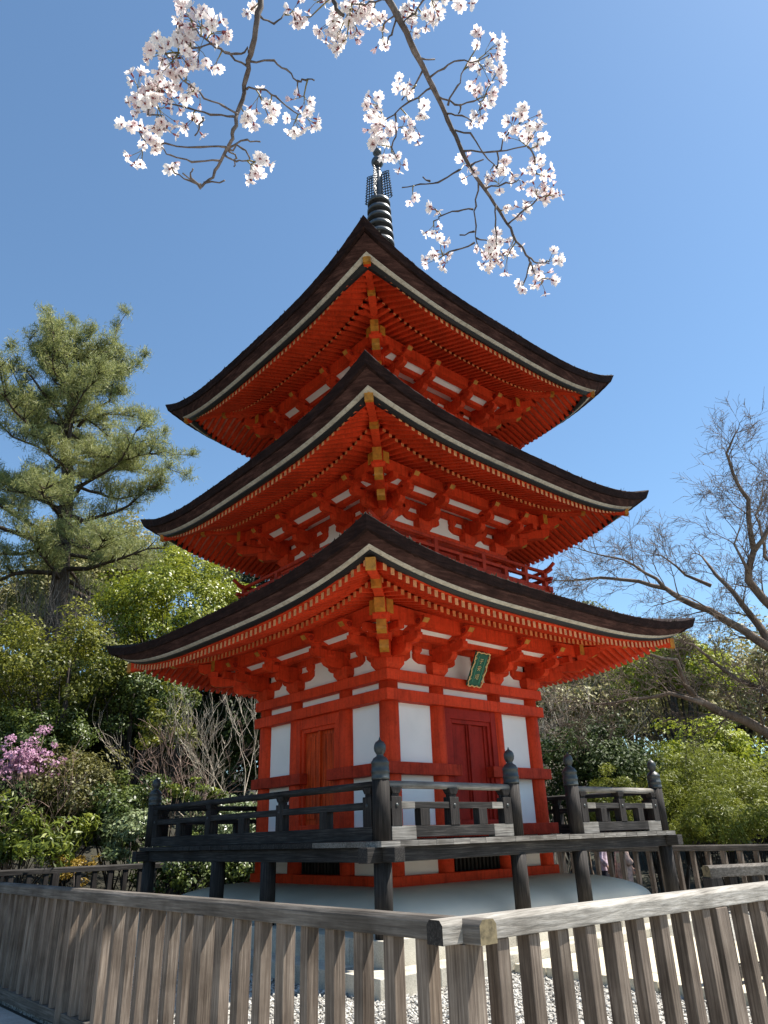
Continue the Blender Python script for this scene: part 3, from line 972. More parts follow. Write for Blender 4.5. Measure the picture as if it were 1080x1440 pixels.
#@PART2
# ------------------------------------------------------------------ veranda round the pagoda
ve = thing('veranda', 'dark weathered timber veranda with railing and capped posts round the pagoda foot', 'veranda', (0, 0, .585))
DH, PI_ = 2.99, 2.86
ZD = 1.49
for k in range(4):
    mt = M_edge
    nb = 22
    lim = DH if k % 2 == 0 else 1.76
    for i in range(nb):
        a0 = -lim+2*lim*i/nb; a1 = -lim+2*lim*(i+1)/nb
        mb = MB(); sbox(mb, k, 1.76, DH+.006*random.random(), a0+.002, a1-.002, ZD-.055, ZD+.003*random.random())
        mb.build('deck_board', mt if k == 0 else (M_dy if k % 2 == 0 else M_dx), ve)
    md = M_dx if k % 2 == 0 else M_dy
    ex = 3.13 if k % 2 == 0 else 2.77
    mb = MB(); sbox(mb, k, 2.78, 2.93, -ex, ex, 1.285, 1.434); mb.build('edge_beam', md, ve, bevel=.008)
    if k % 2:
        for sg in (-1, 1):
            mb = MB(); sbox(mb, k, 2.78, 2.93, min(sg*2.935, sg*3.13), max(sg*2.935, sg*3.13), 1.29, 1.432); mb.build('beam_end', md, ve, bevel=.008)
    mb = MB(); sbox(mb, k, 1.80, 1.92, -1.9 if k % 2 == 0 else -1.79, 1.9 if k % 2 == 0 else 1.79, 1.28, 1.434); mb.build('inner_beam', md, ve)
    for a in ((-PI_, -.64, .64) if k in (0, 1, 2, 3) else ()):
        p = SW(k, PI_, a, 0)
        mb = MB(); mb.lathe([(.097, .58), (.097, 1.284)], p[0], p[1], 20); mb.build('support_post', M_dz, ve)
# railing
def cap_post(k, a):
    p = SW(k, PI_, a, 0)
    mb = MB(); mb.lathe([(.097, ZD+.004), (.097, ZD+.62)], p[0], p[1], 24)
    po = mb.build('railing_post', M_dz, ve)
    z = ZD+.62
    prof = [(.112, z-.001), (.114, z+.02), (.110, z+.025), (.112, z+.07), (.116, z+.075), (.116, z+.095), (.110, z+.10), (.108, z+.16), (.113, z+.165), (.113, z+.185), (.10, z+.20), (.085, z+.225), (.055, z+.245), (.048, z+.262),
            (.056, z+.27), (.078, z+.30), (.085, z+.335), (.079, z+.37), (.058, z+.398), (.03, z+.412), (.012, z+.425), (.010, z+.438), (.003, z+.452)]
    mb = MB(); mb.lathe([(r_*(.9 if z_ < z+.24 else .8), z_) for r_, z_ in prof], p[0], p[1], 28); mb.build('bronze_cap', M_iron, po)
def rail_span(k, a0, a1, tall, short, bleached):
    md = M_dx if k % 2 == 0 else M_dy
    rl = holder('railing', ve)
    mb = MB(); mb.tube([SW(k, PI_, a0+.09, ZD+.572), SW(k, PI_, (a0+a1)/2, ZD+.575), SW(k, PI_, a1-.09, ZD+.572)], .042, 12)
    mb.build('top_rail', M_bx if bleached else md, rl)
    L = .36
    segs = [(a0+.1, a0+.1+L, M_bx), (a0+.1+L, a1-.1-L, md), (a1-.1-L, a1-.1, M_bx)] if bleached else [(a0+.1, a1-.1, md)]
    for i, (b0, b1, mt) in enumerate(segs):
        e_ = .002 if i != 1 else 0
        mb = MB(); sbox(mb, k, PI_-.045-e_, PI_+.045+e_, b0, b1, ZD+.325-e_, ZD+.395+e_); mb.build('middle_rail', mt, rl, bevel=.004)
        mb = MB(); sbox(mb, k, PI_-.05-e_, PI_+.05+e_, b0, b1, ZD+.03 if i == 1 else ZD+.006, ZD+.145+e_); mb.build('foot_board', mt, rl, bevel=.004)
    for a in tall:
        mb = MB(); sbox(mb, k, PI_-.055, PI_+.055, a-.075, a+.075, ZD+.146, ZD+.45)
        sbox(mb, k, PI_-.04, PI_+.04, a-.05, a+.05, ZD+.45, ZD+.48)
        mb.hexa([SW(k, PI_-.05, a-.05, ZD+.48), SW(k, PI_+.05, a-.05, ZD+.48), SW(k, PI_+.05, a+.05, ZD+.48), SW(k, PI_-.05, a+.05, ZD+.48),
                 SW(k, PI_-.06, a-.085, ZD+.545), SW(k, PI_+.06, a-.085, ZD+.545), SW(k, PI_+.06, a+.085, ZD+.545), SW(k, PI_-.06, a+.085, ZD+.545)])
        mb.build('baluster', M_dz, rl, bevel=.005)
        p = SW(k, PI_+.055, a, ZD+.36)
        mb = MB(); mb.tube([SW(k, PI_+.044, a, ZD+.36), SW(k, PI_+.062, a, ZD+.36)], .02, 8); mb.build('nail_cover', M_iron, rl)
    for a in short:
        mb = MB(); sbox(mb, k, PI_-.05, PI_+.05, a-.075, a+.075, ZD+.146, ZD+.324); mb.build('baluster', M_dz, rl, bevel=.005)
for k in range(4): cap_post(k, -PI_)
for k in (0, 2):
    cap_post(k, -.64); cap_post(k, .64)
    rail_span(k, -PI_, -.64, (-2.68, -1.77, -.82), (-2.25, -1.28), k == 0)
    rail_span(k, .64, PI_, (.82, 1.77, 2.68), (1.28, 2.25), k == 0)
for k in (1, 3):
    rail_span(k, -PI_, PI_, (-2.68, -.93, .93, 2.68), (-1.86, 0, 1.86), False)

# ------------------------------------------------------------------ fences
def fence_run(label, p0, p1, ztop, zground, pitch, posts, base_m, rail_over=(0, 0), group='low wooden slat fences', dark=False, th=.082, lap=0, rails=None, endm=None):
    p0 = np.array(p0, float); p1 = np.array(p1, float)
    d = p1-p0; L = np.linalg.norm(d); d /= L; nrm_ = np.array([d[1], -d[0]])
    fn = thing('slat_fence', label, 'fence', (p0[0], p0[1], zground), group)
    mr = rails or (M_fx if abs(d[0]) > abs(d[1]) else M_fy)
    f = lambda a, s, z: (p0[0]+d[0]*a+nrm_[0]*s, p0[1]+d[1]*a+nrm_[1]*s, z)
    a0, a1 = -rail_over[0], L+rail_over[1]
    hw, hh = .056, .10
    prof = [(-hw, ztop-hh), (hw, ztop-hh), (hw, ztop-.022), (hw-.02, ztop), (-hw+.02, ztop), (-hw, ztop-.022)]
    mb = MB()
    nseg = max(1, int(L/2.0))
    vs = []; fs = []
    cuts = np.linspace(a0, a1, nseg+1)
    for ca in cuts:
        for s_, z in prof: vs.append(f(ca, s_, z+lap))
    for i in range(nseg):
        for j in range(6):
            j2 = (j+1) % 6
            fs.append((i*6+j, i*6+j2, (i+1)*6+j2, (i+1)*6+j))
    mb.add(vs, fs); 
    mb.add(vs, [tuple(range(5, -1, -1))], 1); mb.add(vs, [tuple(nseg*6+i for i in range(6))], 1)
    mb.build('top_rail', [mr, endm or M_end], fn, bevel=.004)
    mb = MB(); mb.hexa([f(.06, -.05, zground+.03), f(L-.06, -.05, zground+.03), f(L-.06, .05, zground+.03), f(.06, .05, zground+.03),
                        f(.06, -.05, zground+.13), f(L-.06, -.05, zground+.13), f(L-.06, .05, zground+.13), f(.06, .05, zground+.13)])
    mb.build('bottom_rail', mr, fn, bevel=.005)
    h = th/2
    def slat(a, w, zb, nm):
        mb = MB()
        mb.hexa([f(a-w, -w, zb), f(a+w, -w, zb), f(a+w, w, zb), f(a-w, w, zb), f(a-w, -w, ztop-hh-.001), f(a+w, -w, ztop-hh-.001), f(a+w, w, ztop-hh-.001), f(a-w, w, ztop-hh-.001)])
        return mb.build(nm, base_m, fn, loc=f(a, 0, zground), bevel=.004)
    n_ = int(round(L/pitch))
    first = None
    for i in range(1, n_):
        a = L*i/n_
        if any(abs(a-q) < pitch*.45 for q in posts): continue
        if first is None: first = slat(a, h, zground+.131, 'slat'); fa = a
        else:
            c = clone(first, fn, tuple(np.append(d*(a-fa), 0)))
            c.location.x += random.uniform(-.004, .004); c.rotation_euler.z = random.uniform(-.07, .07); c.rotation_euler.y = random.uniform(-.008, .008); c.scale = (random.uniform(.90, 1.06), random.uniform(.90, 1.06), 1)
    for q in posts: slat(q, .062, zground-.1, 'post')
    return fn
FX, FY = -5.59, -6.60
fence_run('front fence running back along the left, weathered grey slats in half shade', (FX, FY), (FX, 6.15), 1.18, .09, .245, [0, 2.45, 4.9, 7.35, 9.8, 12.25], M_fz, (.16, 0))
fence_run('front fence running to the right of the corner, sunlit pale top rail', (FX, FY), (-1.55, -6.93), 1.18, .09, .212, [2.06, 4.12], M_fz, (.17, 0), lap=.0015, rails=M_pr, endm=M_dx)  # rail ends in dark wood: shade on the corner end is painted in
fence_run('back fence behind the veranda on the left, in dark wood', (FX+.1, 6.15), (5.75, 6.15), 1.19, .12, .30, [0, 2.3, 4.6, 6.9, 9.2, 11.4], M_dz, (0, .1), rails=M_dx)  # dark wood for the rails and slats of this run
fence_run('back fence behind the veranda on the right, in front of the bamboo', (5.8, 6.1), (5.8, -6.5), 1.22, .05, .30, [0, 2.4, 4.8, 7.2, 9.6, 12], M_fz, (.1, .1))
gt = fence_run('short gate leaf standing open beyond the right front fence', (-1.19, -5.55), (1.0, -6.65), 1.20, .27, .25, [0.05, 2.3], M_dz, (.0, .1), group=None)
gt.name = 'gate'; gt['category'] = 'gate'

# ------------------------------------------------------------------ plants
def unit(v): return v/np.maximum(np.linalg.norm(v, axis=-1, keepdims=True), 1e-9)
def leaf_quads(P, nrm_, size, aspect, r_):
    n = len(P)
    t = unit(np.cross(nrm_, unit(r_.normal(0, 1, (n, 3)))))
    b = np.cross(nrm_, t)
    L = size*r_.uniform(.65, 1.3, n)[:, None]
    Wd = L*aspect
    fold = nrm_*(Wd*.35)
    q = np.stack([P-t*L*.5, P+b*Wd*.5+fold-t*L*.05, P+t*L*.5, P-b*Wd*.5+fold-t*L*.05], 1)
    return q
def crown(name, parent, mat, centre, rad, nclump, nleaf, size, r_, aspect=.5, clump_r=.35, shell=.5, low=-.65, flat=.7, droop=0):
    """leaf clumps spread through an uneven ellipsoid"""
    c = np.array(centre); rad = np.array(rad)
    d = unit(r_.normal(0, 1, (nclump*3, 3)))
    d = d[d[:, 2] > low][:nclump]
    rr = r_.uniform(shell, 1.0, len(d))[:, None]
    lump = 1+.16*np.sin(d[:, :1]*5.1+c[0])*np.cos(d[:, 1:2]*4.3+c[1])+r_.normal(0, .08, (len(d), 1))
    C = d*rr*lump*rad
    cr = clump_r*np.mean(rad)*r_.uniform(.55, 1.25, len(d))
    k = r_.integers(0, len(d), nleaf)
    o = unit(r_.normal(0, 1, (nleaf, 3)))*(r_.uniform(.25, 1, nleaf)**.5)[:, None]
    o[:, 2] *= flat
    P = C[k]+o*cr[k][:, None]
    nr = unit(unit(P/rad)*.5+o*.5+np.array([0, 0, .45-droop])+r_.normal(0, .5, (nleaf, 3)))
    q = leaf_quads(c+P, nr, size, aspect, r_)
    ct = r_.uniform(0, 1, len(d))
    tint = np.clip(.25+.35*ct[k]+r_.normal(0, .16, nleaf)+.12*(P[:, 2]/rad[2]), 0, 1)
    return quads_mesh(name, q, tint, mat, 4, parent), c+C
def limbs(mb, base, tips, r0, r_, sides=5, jit=.25):
    b = np.array(base)
    for t in tips:
        v = t-b; L = np.linalg.norm(v)
        s0 = r_.uniform(.1, .45)
        st = b+np.array([v[0]*.12, v[1]*.12, v[2]*s0])
        pts = []
        for i in range(6):
            u = i/5
            p = st+(t-st)*u+np.array([0, 0, .12*L*math.sin(u*math.pi)])*.5+r_.normal(0, jit*.10*L*(.2+u*(1-u)), 3)
            pts.append(p)
        mb.tube(pts, [r0*.55*(1-.85*i/5) for i in range(6)], sides)
def place(u, dist):
    d = ray(u, 1160); d = d[:2]/np.linalg.norm(d[:2])
    x, y = CAM[0]+d[0]*dist, CAM[1]+d[1]*dist
    return np.array([x, y, float(terrain(x, y))])
SEED = [100]
def leafy(name, label, cat, u, dist, v_top, v_bot, wpx, mat, nleaf, size, nclump=60, bark=None, group=None, aspect=.5, clump_r=.33, shell=.45, low=-.7, flat=.75, nl=14, trunk_r=.09, droop=0):
    SEED[0] += 1
    r_ = np.random.default_rng(SEED[0])
    b = place(u, dist)
    zt = at(u, v_top, dist)[2]; zb = max(at(u, v_bot, dist)[2], b[2]+.05)
    wr = wpx/2*dist/FPX*1.05
    c = np.array([b[0], b[1], (zt+zb)/2])
    rad = (wr, wr*.9, max(.3, (zt-zb)/2))
    t = thing(name, label, cat, b, group)
    cr, cl = crown('crown', t, mat, c, rad, nclump, nleaf, size, r_, aspect, clump_r, shell, low, flat, droop)
    mb = MB()
    top = c+np.array([0, 0, rad[2]*.4])
    mb.tube([b-np.array([0, 0, .2]), b+(top-b)*.35+r_.normal(0, .05, 3), b+(top-b)*.7+r_.normal(0, .08, 3), top], [trunk_r*1.2, trunk_r, trunk_r*.7, trunk_r*.25], 7)
    limbs(mb, b, cl[:nl], trunk_r*.8, r_)
    mb.build('trunk', bark or M_bark_dark, t, recalc=False)
    return t
LM = dict(
    bright=leafmat('bright_evergreen_leaves', (.09, .125, .010), (.22, .25, .018), (.38, .39, .045), .42, .3, .45),
    yellow=leafmat('yellow_green_leaves', (.06, .075, .010), (.155, .165, .018), (.33, .32, .045), .5, .35),
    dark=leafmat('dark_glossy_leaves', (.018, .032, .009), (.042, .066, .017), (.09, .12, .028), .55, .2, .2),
    mid=leafmat('mid_green_leaves', (.035, .06, .012), (.08, .115, .02), (.16, .19, .035), .45, .25, .5),
    olive=leafmat('olive_leaves', (.06, .06, .018), (.12, .115, .03), (.21, .19, .05), .5, .3),
    pale=leafmat('pale_leaves', (.09, .13, .05), (.20, .25, .11), (.36, .40, .22), .35, .3, .6),
    bamboo=leafmat('bamboo_leaves', (.09, .11, .015), (.20, .23, .03), (.34, .35, .06), .5, .35),
    lime=leafmat('fresh_lime_leaves', (.15, .20, .015), (.29, .33, .03), (.42, .44, .06), .5, .4),
    mixed=leafmat('dark_to_lime_long_leaves', (.035, .05, .008), (.11, .145, .018), (.33, .36, .05), .42, .3),  # tint runs from dark green to bright lime
    pink=leafmat('azalea_flowers', (.34, .17, .26), (.52, .29, .42), (.66, .46, .55), .6, .35),
    orange=leafmat('orange_young_leaves', (.16, .10, .02), (.30, .20, .03), (.46, .33, .06), .5, .4),
    needle=leafmat('pine_needles', (.12, .14, .045), (.25, .27, .09), (.39, .39, .155), .55, .45),
    needle2=leafmat('far_pine_needles', (.08, .10, .045), (.15, .17, .075), (.23, .24, .11), .6, .3),
    conifer=leafmat('dark_conifer_foliage', (.010, .02, .01), (.022, .04, .018), (.05, .07, .03), .5, .2),
    grove=leafmat('grove_leaves', (.14, .14, .05), (.27, .25, .095), (.40, .36, .15), .55, .3),
)
# --- left bank, from the back to the front
G1 = 'wooded slope behind the pagoda'
def bank(label, u, dist, v_top, v_bot, wpx, mat, n=5200, size=.26, cat='tree', name='hillside_tree', **kw):
    return leafy(name, label, cat, u, dist, v_top, v_bot, wpx, mat, n, size, 46, group=G1, trunk_r=.16, **kw)
bank('soft grey green pine crown right of the tall pine, below the second roof tip', 262, 42, 742, 850, 150, LM['needle2'], 9000, .22, aspect=.25)
bank('greyish distant crown just left of the lowest roof tip line, under the middle eave', 322, 46, 772, 860, 90, LM['needle2'], 5000, .26, aspect=.3)
bank('pale olive distant crown behind the tall pine trunk', 140, 44, 735, 860, 170, LM['grove'], 8000, .26)
bank('olive distant crown at the left edge below the pine limbs', 20, 42, 740, 880, 160, LM['grove'], 8000, .26)
bank('broad olive crown low at the left edge behind the yellow green tree', 0, 50, 800, 1010, 280, LM['grove'], 15000, .3, low=-1, shell=.3)
bank('dark narrow conifer beside the middle eave on the left', 347, 33, 786, 880, 62, LM['conifer'], 5000, .2, aspect=.35, shell=.2)
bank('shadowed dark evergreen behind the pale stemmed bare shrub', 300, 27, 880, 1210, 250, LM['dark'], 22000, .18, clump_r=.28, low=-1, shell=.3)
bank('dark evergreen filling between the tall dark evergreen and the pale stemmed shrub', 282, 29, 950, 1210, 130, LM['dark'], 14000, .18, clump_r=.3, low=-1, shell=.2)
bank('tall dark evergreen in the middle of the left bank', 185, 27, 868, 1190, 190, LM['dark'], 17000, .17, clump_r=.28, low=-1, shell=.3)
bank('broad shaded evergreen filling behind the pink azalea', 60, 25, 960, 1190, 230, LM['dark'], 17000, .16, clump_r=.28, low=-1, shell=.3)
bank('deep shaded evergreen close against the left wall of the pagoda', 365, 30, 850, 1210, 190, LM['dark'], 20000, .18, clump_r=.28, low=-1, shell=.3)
leafy('shrub', 'low dark hedge seen through the left back fence below the veranda', 'shrub', 262, 17.7, 1178, 1262, 120, LM['mid'], 7000, .09, 50, trunk_r=.03, low=-1, shell=.2)
leafy('shrub', 'low dark hedge seen between the veranda support posts', 'shrub', 345, 18.2, 1178, 1262, 110, LM['mid'], 7000, .09, 50, trunk_r=.03, low=-1, shell=.2)
leafy('round_tree', 'rounded bright green evergreen beside the lowest roof tip', 'tree', 232, 25, 800, 960, 232, LM['bright'], 26000, .125, 120, clump_r=.25, shell=.7, low=-.5, nl=20)
leafy('leafy_tree', 'yellow green leafy tree at the left edge above the azalea', 'tree', 62, 21.5, 858, 1035, 205, LM['yellow'], 17000, .10, 80, clump_r=.27, shell=.4)
leafy('leafy_tree', 'small mid green tree between the yellow green tree and the roof tip', 'tree', 168, 22, 905, 1060, 140, LM['mid'], 13000, .10, 60, clump_r=.3)
leafy('shrub', 'olive shrub with yellowish tops right of the pink azalea', 'shrub', 98, 18.6, 1060, 1195, 140, LM['olive'], 12000, .085, 60, trunk_r=.04)
leafy('shrub', 'bushy mid green shrub above the pink azalea', 'shrub', 40, 20.5, 990, 1090, 110, LM['mid'], 8000, .09, 50, trunk_r=.04)
leafy('shrub', 'dark olive shrub in front of the bare pinkish shrub', 'shrub', 165, 18.4, 1085, 1210, 110, LM['mid'], 9000, .09, 50, trunk_r=.04)
leafy('shrub', 'long leaved bright shrub in the lower left corner behind the dark fence', 'shrub', 40, 17.4, 1135, 1230, 140, LM['mixed'], 3600, .17, 44, aspect=.24, trunk_r=.03, droop=.3, shell=.2)
leafy('shrub', 'dark shrub at the left edge above the long leaved shrub', 'shrub', 8, 18.2, 1090, 1190, 110, LM['dark'], 7000, .10, 50, trunk_r=.04)
leafy('shrub', 'pale glossy leaved shrub left of the veranda corner post', 'shrub', 186, 17.6, 1138, 1235, 80, LM['pale'], 5500, .085, 46, trunk_r=.03)
leafy('shrub', 'small orange leaved shrub behind the left back fence', 'shrub', 112, 17.2, 1202, 1245, 56, LM['orange'], 1500, .055, 26, trunk_r=.02)
leafy('shrub', 'light green shrub seen through the left veranda railing', 'shrub', 330, 19.5, 1120, 1225, 130, LM['pale'], 8000, .09, 50, trunk_r=.03)
leafy('shrub', 'low flat layered shrub with pale leaves under the bare stems', 'shrub', 268, 18.7, 1098, 1135, 80, LM['mixed'], 900, .10, 24, trunk_r=.02, flat=.35)
leafy('shrub', 'thin yellowing shrub among the bare stems', 'shrub', 222, 20, 960, 1090, 90, LM['yellow'], 1900, .10, 30, trunk_r=.03, clump_r=.25, shell=.3)
leafy('azalea', 'pink flowering azalea at the left edge', 'azalea', 18, 17.9, 1022, 1118, 96, LM['pink'], 1500, .065, 60, M_bark_pink, aspect=.8, trunk_r=.03, shell=.15, nl=50, clump_r=.17)
# --- right side
GR = 'grove beyond the right back fence'
def grove(label, u, dist, v_top, v_bot, wpx, mat, n=9000, size=.2, name='grove_tree', cat='tree', **kw):
    return leafy(name, label, cat, u, dist, v_top, v_bot, wpx, mat, n, size, 56, group=GR, **kw)
grove('hazy olive crown showing just below the right tip of the lowest roof', 905, 46, 888, 1060, 210, LM['grove'], 13000, .26, trunk_r=.2)
grove('hazy olive crown right beside the pagoda wall', 800, 44, 930, 1100, 170, LM['grove'], 11000, .26, trunk_r=.2)
grove('far pale crown peeping over the lowest roof on the right', 880, 60, 848, 960, 110, LM['needle2'], 5000, .32, trunk_r=.2)
grove('tall yellow green crown left of the bare tree limbs', 985, 33, 886, 1000, 165, LM['lime'], 11000, .19, trunk_r=.16, shell=.3)
grove('olive crown at the right edge behind the bare tree', 1070, 38, 900, 1090, 180, LM['grove'], 12000, .22, trunk_r=.18)
grove('bright lime crown over the bamboo near the right edge', 1018, 27, 1008, 1120, 120, LM['lime'], 6500, .13, trunk_r=.1, flat=.45, shell=.3)
grove('wide hazy olive crown far behind the bamboo', 985, 52, 885, 1110, 330, LM['grove'], 20000, .30, trunk_r=.2, low=-1, shell=.3)
grove('wide hazy olive crown far behind the camellia', 850, 54, 905, 1110, 220, LM['needle2'], 14000, .30, trunk_r=.2, low=-1, shell=.3)
grove('dark evergreen mass low behind the bamboo', 960, 31, 1040, 1200, 280, LM['dark'], 16000, .17, trunk_r=.1)
grove('dark evergreen low behind the right veranda railing', 800, 28, 1060, 1200, 160, LM['dark'], 10000, .16, trunk_r=.1)
grove('dark evergreen low at the right edge', 1090, 27, 1060, 1200, 150, LM['dark'], 9000, .15, trunk_r=.1)
leafy('camellia', 'dark glossy camellia behind the right veranda posts', 'shrub', 850, 22, 1000, 1185, 150, LM['dark'], 13000, .115, 70, trunk_r=.06)
for lab, u, dd, vt, vb, w_ in (
    ('bamboo clump just right of the right veranda corner post', 915, 21.5, 1075, 1200, 100),
    ('tall bamboo clump in the middle of the bamboo bank', 978, 22.5, 1030, 1200, 135),
    ('bamboo clump at the right edge with drooping tops', 1058, 21, 1065, 1205, 135),
    ('low bamboo clump close behind the right back fence', 1010, 19.5, 1110, 1205, 130),
    ('low yellowish bamboo beside the glossy camellia', 868, 20.5, 1082, 1195, 80)):
    leafy('bamboo', lab, 'bamboo', u, dd, vt, vb, w_, LM['bamboo'], 20000, .11, 100, aspect=.17, clump_r=.3, shell=.15, group='bamboo behind the right back fence', droop=.35, trunk_r=.03, nl=24)

# bare branching plants
class Twigs:
    def __init__(s, r_, sides=4): s.mb = MB(); s.r = r_; s.n = 0; s.sides = sides; s.tips = []
    def grow(s, p, d, L, rad, lvl, spread=.55, up=.12, kids=(3, 5), seg=5, shrink=.62, wob=.16, minr=.004):
        r_ = s.r
        pts = [p]; rr = [rad]; dirs = [d]
        for i in range(seg):
            d = unit(d+r_.normal(0, wob, 3)+np.array([0, 0, up]))
            p = p+d*L/seg
            pts.append(p); rr.append(max(minr*.6, rad*(1-.72*(i+1)/seg))); dirs.append(d)
        s.mb.tube(pts, rr, s.sides if lvl > 1 else 3, 0, cap=False)
        s.n += 1
        if lvl <= 0: s.tips.append(p); return
        nk = int(r_.integers(kids[0], kids[1]+1))
        for j in range(nk):
            i = int(np.clip(round(seg*(.35+.65*(j+.6)/nk)+r_.normal(0, .4)), 1, seg))
            a = unit(np.cross(dirs[i], unit(r_.normal(0, 1, 3))))
            dd = unit(dirs[i]*(1-spread*.45)+a*spread*r_.uniform(.7, 1.3))
            s.grow(pts[i], dd, L*shrink*r_.uniform(.7, 1.2), max(minr, rr[i]*.72), lvl-1, spread, up, kids, seg, shrink, wob, minr)
def bare_shrub(name, label, u, dist, v_top, nstem, mat, seed, lean=.35, r0=.03, lvl=3, spread=.5, up=.1, minr=.006, group=None, cat='shrub', b=None):
    r_ = np.random.default_rng(seed)
    b = place(u, dist) if b is None else b
    H = at(u, v_top, dist)[2]-b[2]
    t = thing(name, label, cat, b, group)
    for i in range(nstem):
        T = Twigs(r_)
        a = 2*math.pi*i/nstem+r_.uniform(-.4, .4)
        d = unit(np.array([math.cos(a)*lean, math.sin(a)*lean, 1.0]))
        T.grow(b+np.array([math.cos(a)*.06, math.sin(a)*.06, -.05]), d, H*.52*r_.uniform(.85, 1.1), r0, lvl, spread, up, (2, 4) if lvl > 3 else (3, 5), 5, .62, .13, minr)
        T.mb.build('stem', mat, t, recalc=False)
    return t
bare_shrub('bare_shrub', 'bare pinkish twiggy shrub on the left bank', 222, 19, 975, 4, M_bark_pink, 11, .5, .030, 4, .5, .06, .0048)
bare_shrub('bare_shrub', 'bare multi stemmed shrub with pale bark beside the pagoda wall', 312, 19.6, 955, 5, M_bark_pale, 12, .34, .042, 4, .42, .10, .006)
bare_shrub('bare_shrub', 'thin grey bare saplings under the tall pine', 25, 30, 790, 9, M_bark_grey, 13, .4, .04, 3, .4, .15, .010)
bare_shrub('bare_shrub', 'grey bare thicket left of the round tree', 120, 29, 800, 9, M_bark_grey, 14, .45, .04, 3, .4, .15, .010)
bare_shrub('bare_shrub', 'pale bare thicket against the right wall of the pagoda', 780, 24, 935, 11, M_bark_pale, 15, .32, .034, 4, .4, .14, .006)
bare_shrub('bare_shrub', 'bare brown thicket between the pagoda and the camellia', 830, 26, 915, 5, M_bark_tan, 16, .45, .045, 4, .45, .1, .006)
bare_shrub('bare_shrub', 'dark slender bare tree above the bamboo', 945, 24, 985, 4, M_bark_dark, 17, .4, .06, 4, .5, .1, .008, cat='tree')
bare_shrub('bare_shrub', 'brown twiggy shrub under the pink azalea', 40, 18.2, 1060, 8, M_bark_pink, 18, .7, .02, 3, .5, .06, .005)

# large bare tree on the right, its trunk outside the picture
def big_bare():
    r_ = np.random.default_rng(31)
    D = 19.5
    X = lambda u, v, dd=0: at(740+u*.41667, 600+v*.41667, D+dd)
    tb = at(1190, 1100, D); tb[2] = float(terrain(tb[0], tb[1]))
    t = thing('bare_tree', 'large leafless spreading tree reaching in from the right edge', 'tree', tb)
    fork1 = at(1150, 1060, D); fork2 = at(1125, 960, D)
    mb = MB()
    mb.tube([tb-np.array([0, 0, .3]), (tb+fork1)/2, fork1, fork2, at(1115, 880, D)], [.52, .42, .36, .30, .22], 12)
    mb.build('trunk', M_bark_dark, t, recalc=False)
    paths = [
        ([(840, 760), (740, 690), (620, 620), (520, 580), (470, 545), (380, 525), (250, 510), (150, 520)], .15, at(1120, 930, D), 0),
        ([(470, 545), (400, 490), (330, 450), (250, 430), (165, 408)], .055, None, -1.0),
        ([(850, 760), (760, 640), (700, 560), (640, 500), (600, 447)], .16, at(1120, 930, D), 1.2),
        ([(620, 535), (540, 500), (480, 450), (430, 430)], .06, None, 1.0),
        ([(860, 660), (800, 580), (755, 520), (745, 480), (770, 420), (755, 350), (750, 250), (720, 200), (675, 110), (690, 60)], .15, at(1115, 900, D), -1.5),
        ([(770, 420), (820, 350), (850, 250), (860, 150)], .07, None, -1.5),
        ([(745, 480), (705, 400), (720, 340)], .05, None, -1.5),
        ([(860, 1075), (740, 990), (650, 960), (580, 920), (540, 870), (500, 790), (420, 770)], .17, fork1, -2.5),
        ([(590, 930), (480, 905), (360, 925), (240, 940), (200, 925)], .06, None, -2.5),
        ([(870, 930), (790, 885), (720, 850), (640, 800), (560, 740), (520, 720)], .10, fork2, -1.0),
        ([(860, 500), (810, 440), (780, 300), (800, 200)], .08, at(1115, 860, D), 2.0),
    ]
    for pts, r0, start, dd in paths:
        r0 *= .9
        P = [X(u, v, dd*(i/len(pts)) if start is not None else dd) for i, (u, v) in enumerate(pts)]
        if start is not None: P = [start]+P
        # resample with a little crookedness
        Q = []
        for a, b in zip(P[:-1], P[1:]):
            m = max(2, int(np.linalg.norm(b-a)/.35))
            for j in range(m): Q.append(a+(b-a)*j/m+r_.normal(0, .02, 3))
        Q.append(P[-1])
        rr = [r0*(1-.80*(i/(len(Q)-1))**.8) for i in range(len(Q))]
        T = Twigs(r_, 5)
        T.mb.tube(Q, rr, 8)
        for i in range(2, len(Q)-1):
            if start is not None and i < len(Q)*.15: continue
            for _ in range(2):
                if r_.random() < .66:
                    d0 = unit(Q[i+1]-Q[i-1])
                    a = unit(np.cross(d0, unit(r_.normal(0, 1, 3))))
                    d = unit(d0*.8+a*.8+np.array([0, 0, .12]))
                    T.grow(Q[i], d, r_.uniform(.55, 1.1), max(.012, rr[i]*.28), 3, .6, .0, (3, 5), 5, .66, .13, .0056)
        T.grow(Q[-1], unit(Q[-1]-Q[-3]), .6, rr[-1], 3, .6, .0, (3, 5), 4, .66, .2, .0065)
        T.mb.build('limb', M_bark_tan, t, recalc=False)
big_bare()

